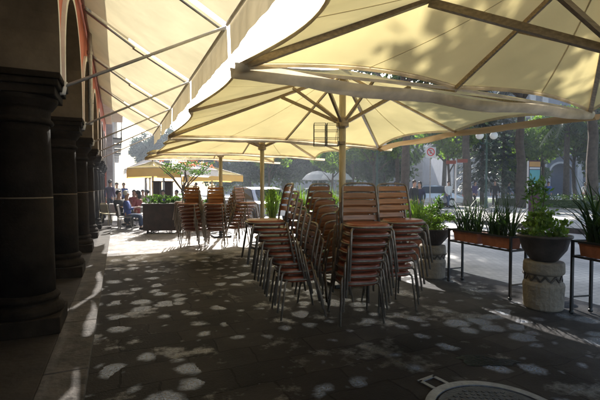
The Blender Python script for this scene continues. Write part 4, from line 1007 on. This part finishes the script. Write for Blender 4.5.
# no parking sign
o = thing('road_sign', at(430, 19), R(6), 'square white no parking sign with a red ring on a thin post', 'sign')
b = MB(); b.tube([(0, 0, 0), (0, 0, 3.55)], .025, 8); b.build('post', M['steel'], o)
b = MB(); b.box((0, -.035, 3.1), (.5, .02, .5)); pl = b.build('plate', M['signwhite'], o, bevel=.004)
b = MB(); b.tube([(.17 * math.cos(a), -.05, 3.12 + .17 * math.sin(a)) for a in [2 * math.pi * i / 28 for i in range(28)]], .022, 6, closed=True); b.bar((-.12, -.052, 3.24), (.12, -.052, 3.0), .008, .035); b.build('ring', M['signred'], pl)
def text(body, size, m, parent, loc, rot, name='lettering', ext=.004):
    c = bpy.data.curves.new(name, 'FONT'); c.body = body; c.size = size; c.extrude = ext; c.align_x = 'CENTER'; c.align_y = 'CENTER'
    c.materials.append(m); tmp = bpy.data.objects.new('tmp', c); COL.objects.link(tmp); bpy.context.view_layer.update(); me = bpy.data.meshes.new_from_object(tmp); bpy.data.objects.remove(tmp)
    o = bpy.data.objects.new(name, me); COL.objects.link(o); o.parent = parent; o.location = loc; o.rotation_euler = rot; return o
text('E', .24, M['signblack'], pl, (0, -.049, 3.12), (R(90), 0, 0))
# red direction sign on a white post
o = thing('direction_sign', at(455.5, 16), R(-4), 'red sign board across the top of a white post', 'sign')
b = MB(); b.tube([(0, 0, 0), (0, 0, 2.6)], .035, 8); b.build('post', M['signwhite'], o)
b = MB(); b.box((-.2, -.05, 2.45), (.38, .03, .14)); b.box((.24, -.05, 2.5), (.40, .03, .14)); b.build('board', M['brickred'], o, bevel=.006)
# info board (totem)
o = thing('info_board', at(533, 12.8), R(12), 'tall street info board with orange, teal and maroon panels on a white post', 'sign')
b = MB(); b.tube([(-.20, 0, 0), (-.20, 0, 2.28)], .028, 8); b.build('post', M['signwhite'], o)
b = MB(); b.box((.02, 0, 1.2), (.42, .06, 2.2)); fr_ = b.build('panel', M['maroon'], o, bevel=.006)
b = MB(); b.box((.02, -.034, 2.18), (.40, .01, .16)); b.build('orange_strip', M['orange'], fr_)
b = MB(); b.box((.02, -.034, 1.78), (.38, .01, .44)); b.build('teal_panel', M['teal'], fr_)
b = MB(); b.box((.02, -.034, 2.05), (.38, .01, .06)); b.box((.02, -.034, 1.48), (.38, .01, .05)); b.build('pale_strip', M['signwhite'], fr_)
# puddle above the manhole
o = thing('puddle', (1.52, 3.24, 0), R(-8), 'small dark puddle on the paving just beyond the manhole cover', 'puddle')
rg = random.Random(9)
def blob(rx, ry, z, jit, seed):
    g = random.Random(seed); b = MB(); N = 40; ph = [g.uniform(0, 6.28) for _ in range(4)]
    b.v.append((0, 0, z))
    for i in range(N):
        a = 6.283 * i / N; q = 1 + jit * (math.sin(3 * a + ph[0]) * .5 + math.sin(5 * a + ph[1]) * .35 + math.sin(9 * a + ph[2]) * .2); b.v.append((rx * q * math.cos(a), ry * q * math.sin(a), z))
    for i in range(N): b.f.append((0, 1 + i, 1 + (i + 1) % N)); b.m.append(0)
    return b
blob(.23, .10, .004, .32, 8).build('water', mat('puddle_water', (.01, .011, .014), .05, .1, 8, .25, spec=.8, bscale=30), o)
# manhole
MH = Vector((1.24, 2.44, 0))
o = thing('manhole_cover', MH, R(-6), 'round cast iron manhole cover with a keyed rim in the lower right corner', 'manhole cover')
b = MB(); r0 = .37; b.lathe([(0, .007), (r0, .007), (r0, .003)], n=64)
rg = random.Random(2)
for i in range(-7, 8):
    for j in range(-7, 8):
        x, y = i * .042, j * .042
        if x * x + y * y < (r0 - .05) ** 2: b.box((x, y, .0085), (.022, .022, .005), rz=R(45))
b.build('lid', M['castiron'], o)
b = MB(); ri, ro_ = .385, .445; N = 96
for i in range(N):
    a, c = 2 * math.pi * i / N, 2 * math.pi * (i + 1) / N
    vs = [(q * math.cos(v), q * math.sin(v), z) for v in (a, c) for (q, z) in ((ri, .002), (ri, .011), (ro_, .011), (ro_, .002))]
    b.add(vs, [(0, 1, 5, 4), (1, 2, 6, 5), (2, 3, 7, 6)])
b.build('rim', M['ironframe'], o)
b = MB(); a = R(128); rot = Matrix.Rotation(a, 4, 'Z')
for (x0, y0, x1, y1) in ((.44, -.07, .57, -.07), (.44, .07, .57, .07), (.57, -.085, .57, .085)):
    b.bar(rot @ Vector((x0, y0, .007)), rot @ Vector((x1, y1, .007)), .03, .009)
b.build('key_slot', M['ironframe'], o)

# ------------------------------------------------------------------ cars
def car(px, Y, rz, paint, label, z=-.01):
    o = thing('parked_car', at(px, Y, z), rz, label, 'car', 'cars beyond the terrace')
    prof = [(-2.05, .32), (-2.1, .62), (-2.0, .82), (-1.55, .92), (-.95, 1.38), (-.3, 1.47), (.5, 1.44), (1.15, .98), (1.9, .84), (2.12, .62), (2.1, .32)]
    b = MB(); n = len(prof)
    def ring(y, q): return [(x * (1 if z_ < .9 else 1) * (1 if abs(y) < .7 else .985), y * (q if z_ > 1.0 else 1), z_) for x, z_ in prof]
    rows = [ring(-.80, .82), ring(-.84, .84), ring(-.4, 1), ring(.4, 1), ring(.84, .84), ring(.80, .82)]
    vs = [p for r_ in rows for p in r_]
    fs = [(i * n + j, i * n + (j + 1) % n, (i + 1) * n + (j + 1) % n, (i + 1) * n + j) for i in range(5) for j in range(n)] + [tuple(range(n)), tuple(reversed([5 * n + j for j in range(n)]))]
    b.add(vs, fs); b.build('body', M[paint], o, bevel=.05)
    for s in (-1, 1):
        b = MB(); y0, y1 = s * .848, s * .70
        b.add([(-1.40, y0 * .985, .96), (1.05, y0 * .985, .96), (.48, y1 * 1.0, 1.38), (-.88, y1 * 1.0, 1.38)], [(0, 1, 2, 3) if s < 0 else (3, 2, 1, 0)])
        b.build('side_window', M['carglass'], o)
    b = MB(); b.add([(1.13, -.66, 1.02), (1.13, .66, 1.02), (.55, .58, 1.425), (.55, -.58, 1.425)], [(0, 1, 2, 3)]); b.build('windscreen', M['carglass'], o)
    b = MB(); b.add([(-1.53, -.64, .97), (-1.53, .64, .97), (-1.0, .56, 1.375), (-1.0, -.56, 1.375)], [(3, 2, 1, 0)]); b.build('rear_window', M['carglass'], o)
    for x in (-1.3, 1.32):
        for s in (-1, 1):
            b = MB(); b.tube([(x, s * .66, .31), (x, s * .86, .31)], .31, 20); wl = b.build('wheel', M['tyre'], o)
            b = MB(); b.tube([(x, s * .85, .31), (x, s * .875, .31)], .19, 16); b.build('rim', M['rim'], wl)
    for s in (-1, 1):
        b = MB(); b.ball((2.04, s * .6, .68), .13, 8, sc=(.6, 1.2, .7)); b.build('headlight', M['headlight'], o)
        b = MB(); b.ball((-2.04, s * .64, .74), .12, 8, sc=(.5, 1, .9)); b.build('taillight', M['taillight'], o)
    return o
car(258, 17.5, A + R(95), 'carpaint', 'pale car parked beyond the second umbrella pole')
car(428, 27, R(178), 'carpaint', 'silver car parked beyond the two dark clothed people at the street edge', z=.14)
car(318, 30, R(8), 'carwhite', 'white car beyond the near stack with its backs to us')

# ------------------------------------------------------------------ people
def person(loc, rz, pose, label, top, bottom, hair='hair', hgt=1.68, seed=0, arm='down', group='people in the square', hairlong=False, lean=0):
    k = hgt / 1.75; rg = random.Random(seed)
    o = thing('person', loc, rz, label, 'person', group)
    # joints, facing -Y
    if pose == 'sit':
        hip = Vector((0, 0, .50)); kn = [Vector((s * .12, -.42, .50)) for s in (-1, 1)]; ft = [Vector((s * .13, -.44, .08)) for s in (-1, 1)]; lean_ = .04 - lean
    elif pose == 'walk':
        hip = Vector((0, 0, .92)); kn = [Vector((-.09, -.16, .50)), Vector((.09, .06, .48))]; ft = [Vector((-.09, -.26, .08)), Vector((.09, .30, .12))]; lean_ = -.03
    else:
        hip = Vector((0, 0, .92)); kn = [Vector((s * .10, -.02, .50)) for s in (-1, 1)]; ft = [Vector((s * .12, 0, .08)) for s in (-1, 1)]; lean_ = 0
    L = Vector((0, lean_, 0))
    bel = hip + Vector((0, .0, .18)) + L * .5; che = hip + Vector((0, 0, .40)) + L; nek = hip + Vector((0, -.01, .56)) + L * 1.3; hd0 = nek + Vector((0, -.01, .09)); hd1 = hd0 + Vector((0, -.015, .12)) + L * .3
    sh = [che + Vector((s * .19, 0, .08)) for s in (-1, 1)]
    el, wr = [], []
    for i, s in enumerate((-1, 1)):
        if arm == 'table' or (arm == 'one' and s == 1): el.append(sh[i] + Vector((s * .06, -.10, -.26))); wr.append(el[i] + Vector((-s * .06, -.22, .06)))
        elif pose == 'walk': el.append(sh[i] + Vector((s * .05, s * .08, -.28))); wr.append(el[i] + Vector((s * .0, s * .06 - .1, -.22)))
        else: el.append(sh[i] + Vector((s * .07, .03, -.28))); wr.append(el[i] + Vector((0, -.07, -.24)))
    def chain(name, segs, m, parent, sub=1):
        vs, es, rs = [], [], []
        idx = {}
        def vid(p, r):
            key = tuple(round(c, 4) for c in p)
            if key not in idx: idx[key] = len(vs); vs.append(tuple(Vector(p) * k)); rs.append(r * k)
            return idx[key]
        for sg in segs:
            pr = None
            for (p, r) in sg:
                i = vid(p, r)
                if pr is not None and pr != i: es.append((pr, i))
                pr = i
        me = bpy.data.meshes.new(name); me.from_pydata(vs, es, []); me.materials.append(m)
        ob = bpy.data.objects.new(name, me); COL.objects.link(ob); ob.parent = parent
        md = ob.modifiers.new('skin', 'SKIN'); md.use_smooth_shade = True
        if not me.skin_vertices: me.attributes  # layer is created with the modifier
        for i, r in enumerate(rs):
            sv = me.skin_vertices[0].data[i]; sv.radius = (r, r * .8 if r > .1 else r); sv.use_root = (i == 0)
        sb = ob.modifiers.new('sub', 'SUBSURF'); sb.levels = sub; sb.render_levels = sub
        return ob
    def hand(i):
        s = (-1, 1)[i]; d = (wr[i] - el[i]).normalized()
        out = [[(wr[i], .026), (wr[i] + d * .06, .034), (wr[i] + d * .10, .028)]]
        for q in range(4):
            off = Vector((s * .0, (q - 1.5) * .018, 0)); out.append([(wr[i] + d * .10, .028), (wr[i] + d * .135 + off, .011), (wr[i] + d * (.165 - .006 * abs(q - 1.5)) + off + Vector((-s * .012, 0, 0)), .009)])
        out.append([(wr[i] + d * .06, .034), (wr[i] + d * .09 + Vector((-s * .02, -.045, 0)), .010)])
        return out
    pel = [hip + Vector((s * .09, 0, -.02)) for s in (-1, 1)]
    segs = [[(hip, .13), (bel, .115), (che, .135), (nek, .06), (hd0, .062), (hd0 + Vector((0, -.01, .055)), .085), (hd1, .088), (hd1 + Vector((0, .01, .05)), .06)]]
    for i in range(2):
        segs.append([(che, .135), (sh[i], .06), (el[i], .042), (wr[i], .026)]); segs += hand(i)
        segs.append([(hip, .13), (pel[i], .09), (kn[i], .055), (ft[i], .035), (ft[i] + Vector((0, -.13, -.045)), .03)])
    body = chain('body', segs, M['skin'], o, 1)
    tops = [[(hip + Vector((0, 0, -.10)), .13), (hip + Vector((0, 0, -.03)), .165), (hip + Vector((0, 0, .05)), .165), (bel, .16), (che, .155), (nek - Vector((0, 0, .045)), .09)]]
    for i in range(2): tops.append([(che, .155), (sh[i], .078), (el[i], .058), (el[i] + (wr[i] - el[i]) * .8, .045)])
    chain('jacket', tops, M[top], o, 1)
    bt = [[(hip + Vector((0, 0, .04)), .148), (hip, .15)]]
    for i in range(2): bt.append([(hip, .15), (pel[i], .105), (kn[i], .075), (ft[i] + (kn[i] - ft[i]) * .06, .058)])
    chain('trousers', bt, M[bottom], o, 1)
    b = MB()
    for f in ft: b.ball(f * k + Vector((0, -.06, -.035)) * k, .1 * k, 8, sc=(.48, 1.25, .48))
    b.build('shoes', M['shoe'], o, smooth=True)
    b = MB(); c = (hd1 + Vector((0, .022, .03))) * k; b.ball(c, .108 * k, 10, sc=(.94, .98, .95))
    if hairlong: b.ball(c + Vector((0, .05, -.12)) * k, .1 * k, 8, sc=(.95, .6, 1.4))
    # open the face side: push vertices in front of the face back
    fy = c[1] - .045 * k
    b.v = [(x, max(y, fy) if z < c[2] + .035 * k else y, z) for (x, y, z) in b.v]
    b.build('hair', M[hair], o, smooth=True)
    b = MB()
    fc = (hd1 + Vector((0, -.086, -.01))) * k
    b.ball(fc + Vector((0, -.004, -.012)) * k, .016 * k, 6, sc=(.8, 1, 1.3)); b.build('nose', M['skin'], o, smooth=True)
    b = MB()
    for s in (-1, 1): b.ball(fc + Vector((s * .032, .006, .012)) * k, .009 * k, 6)
    b.build('eyes', M['signblack'], o, smooth=True)
    return o

def simple_chair(loc, rz, m, label):
    o = thing('cafe_chair', loc, rz, label, 'chair', 'cafe chairs in use')
    b = MB(); b.box((0, 0, .44), (.44, .42, .035)); b.build('seat', m, o, bevel=.012)
    b = MB(); b.tube(arc_pts([(-.2, .19, .44), (-.21, .25, .84), (.21, .25, .84), (.2, .19, .44)], .08), .016, 8)
    b.add([(-.19, .20, .5), (.19, .20, .5), (.19, .245, .8), (-.19, .245, .8), (-.19, .215, .5), (.19, .215, .5), (.19, .26, .8), (-.19, .26, .8)], [(0, 1, 2, 3), (7, 6, 5, 4), (0, 4, 5, 1), (3, 2, 6, 7)])
    b.build('backrest', m, o)
    for x in (-1, 1):
        for y in (-1, 1):
            q = MB(); q.tube([(x * .19, y * .18, .43), (x * .21, y * .22, 0)], .015, 8); q.build('leg', m, o)
    return o
# standing pair, seated group at left
person(at(103, 22), R(200), 'stand', 'standing person in dark navy by the arcade wall, back turned', 'navy', 'black', seed=1)
person(at(110, 20.5), R(170), 'stand', 'standing person in purple beside the one in navy', 'purple', 'navy', seed=2, hgt=1.78)
person(at(117, 23), R(20), 'walk', 'person in pale clothes behind the one in purple', 'whitecloth', 'khaki', seed=3)
person(at(99.5, 17.5), R(-60), 'stand', 'person in red close to the arcade columns', 'redcloth', 'black', seed=4, hgt=1.35)
def seated(px, Y, rz, lab, top, bot, chm, hair='hair', arm='table', seed=0, hl=False):
    p = at(px, Y); person(p, rz, 'sit', lab, top, bot, hair, seed=seed, arm=arm, hairlong=hl)
    simple_chair(p + Matrix.Rotation(rz, 3, 'Z') @ Vector((0, .06, 0)), rz, chm, 'cafe chair under the ' + lab)
seated(127.5, 13.6, R(105), 'white haired seated person in a blue shirt', 'blue', 'jeans', M['steel'], 'greyhair', seed=5)
seated(119.5, 14.6, R(75), 'seated person in a black jacket at the round table', 'black', 'black', M['steel'], seed=6)
seated(137, 15.2, R(-100), 'seated person in red facing the white haired one', 'redcloth', 'navy', M['steel'], seed=7, hl=True)
seated(146, 17.5, R(-40), 'seated person in white behind the planter box', 'whitecloth', 'jeans', M['cream_plastic'], seed=8)
seated(134, 19.0, R(20), 'seated person in pink red beyond the round table', 'redcloth', 'khaki', M['cream_plastic'], seed=9, hl=True)
seated(176, 18.5, R(-20), 'seated person in dark clothes behind the flowering tree', 'navy', 'black', M['cream_plastic'], seed=10)
seated(186, 21.5, R(15), 'seated person in white under the flowering tree', 'whitecloth', 'navy', M['cream_plastic'], seed=13)
seated(154, 21.5, R(-15), 'seated person in black between the posts and the far umbrella pole', 'black', 'jeans', M['cream_plastic'], seed=14)
seated(143, 22.5, R(40), 'seated person in khaki farthest down the street', 'khaki', 'black', M['cream_plastic'], seed=15)
person(at(124, 24.5), R(10), 'walk', 'walking person in blue down the street past the cafe tables', 'blue', 'black', seed=16)
person(at(197, 23), R(-70), 'walk', 'walking person in dark clothes behind the rear chair stacks', 'black', 'jeans', seed=17)
seated(163, 18.2, R(30), 'seated person in purple between the wooden posts', 'purple', 'jeans', M['cream_plastic'], seed=12)
simple_chair(at(109.5, 15.2), R(150), M['cream_plastic'], 'empty cream cafe chair beside the seated people')
simple_chair(at(104, 16.0), R(120), M['cream_plastic'], 'empty cream cafe chair nearest the arcade columns')
for (px, Y, lab) in ((132.5, 14.4, 'small round cafe table between the seated guests'), (155, 17.9, 'small round cafe table behind the planter box')):
    o = thing('cafe_table', at(px, Y), 0, lab, 'table', 'round cafe tables')
    b = MB(); b.lathe([(0, .70), (.36, .70), (.37, .72), (.36, .735), (0, .735)], n=24); b.build('tabletop', M['steel'], o)
    b = MB(); b.tube([(0, 0, .02), (0, 0, .7)], .03, 10); b.lathe([(.24, 0), (.24, .02), (.03, .05)], n=20); b.build('pedestal_leg', M['iron'], o)
# people across the street
for i, (px, Y, z, rz, pose, lab, tp, bt, h, hl) in enumerate((
    (414, 18.0, 0, R(30), 'stand', 'person in black standing at the street edge behind the bowl of lime leaves', 'black', 'black', 1.72, False),
    (420, 18.6, 0, R(-50), 'stand', 'person in dark blue next to the one in black', 'navy', 'jeans', 1.66, True),
    (474.5, 27.5, .14, R(20), 'walk', 'person in dark purple walking left of the twin globe lamp', 'purple', 'black', 1.7, True),
    (495, 27, .14, R(-30), 'stand', 'person in dark clothes standing right of the twin globe lamp', 'black', 'black', 1.74, False),
    (508, 31, .14, R(60), 'walk', 'person in navy walking left of the thick trunk', 'navy', 'black', 1.7, False),
    (448, 26, .14, R(10), 'walk', 'distant person in white walking behind the red sign', 'whitecloth', 'jeans', 1.68, False),
    (548, 30, .14, R(-10), 'walk', 'distant person in blue before the church', 'blue', 'jeans', 1.7, False),
    (585, 34, .14, R(0), 'stand', 'distant person in white by the palm at the right', 'whitecloth', 'navy', 1.7, True),
    (395, 29, .14, R(0), 'walk', 'distant person in purple behind the rightmost near stack', 'purple', 'jeans', 1.7, False),
    (292, 26, 0, R(0), 'walk', 'distant person in white left of the park parasols', 'whitecloth', 'navy', 1.7, False))):
    person(at(px, Y, z), rz, pose, lab, tp, bt, hgt=h, hairlong=hl, seed=30 + i)

# ------------------------------------------------------------------ haze
b = MB(); b.box((20, 40, 18), (240, 180, 40)); hz = b.build('haze', mat('unused_haze', (1, 1, 1)), None); hz['kind'] = 'stuff'
hm = bpy.data.materials.new('haze_air'); hm.use_nodes = True; hn = hm.node_tree
hn.nodes.remove(hn.nodes['Principled BSDF']); pv = hn.nodes.new('ShaderNodeVolumePrincipled')
pv.inputs['Color'].default_value = (.80, .88, 1, 1); pv.inputs['Density'].default_value = .0024; pv.inputs['Anisotropy'].default_value = .35
hn.links.new(pv.outputs[0], hn.nodes['Material Output'].inputs['Volume'])
hz.data.materials.clear(); hz.data.materials.append(hm)
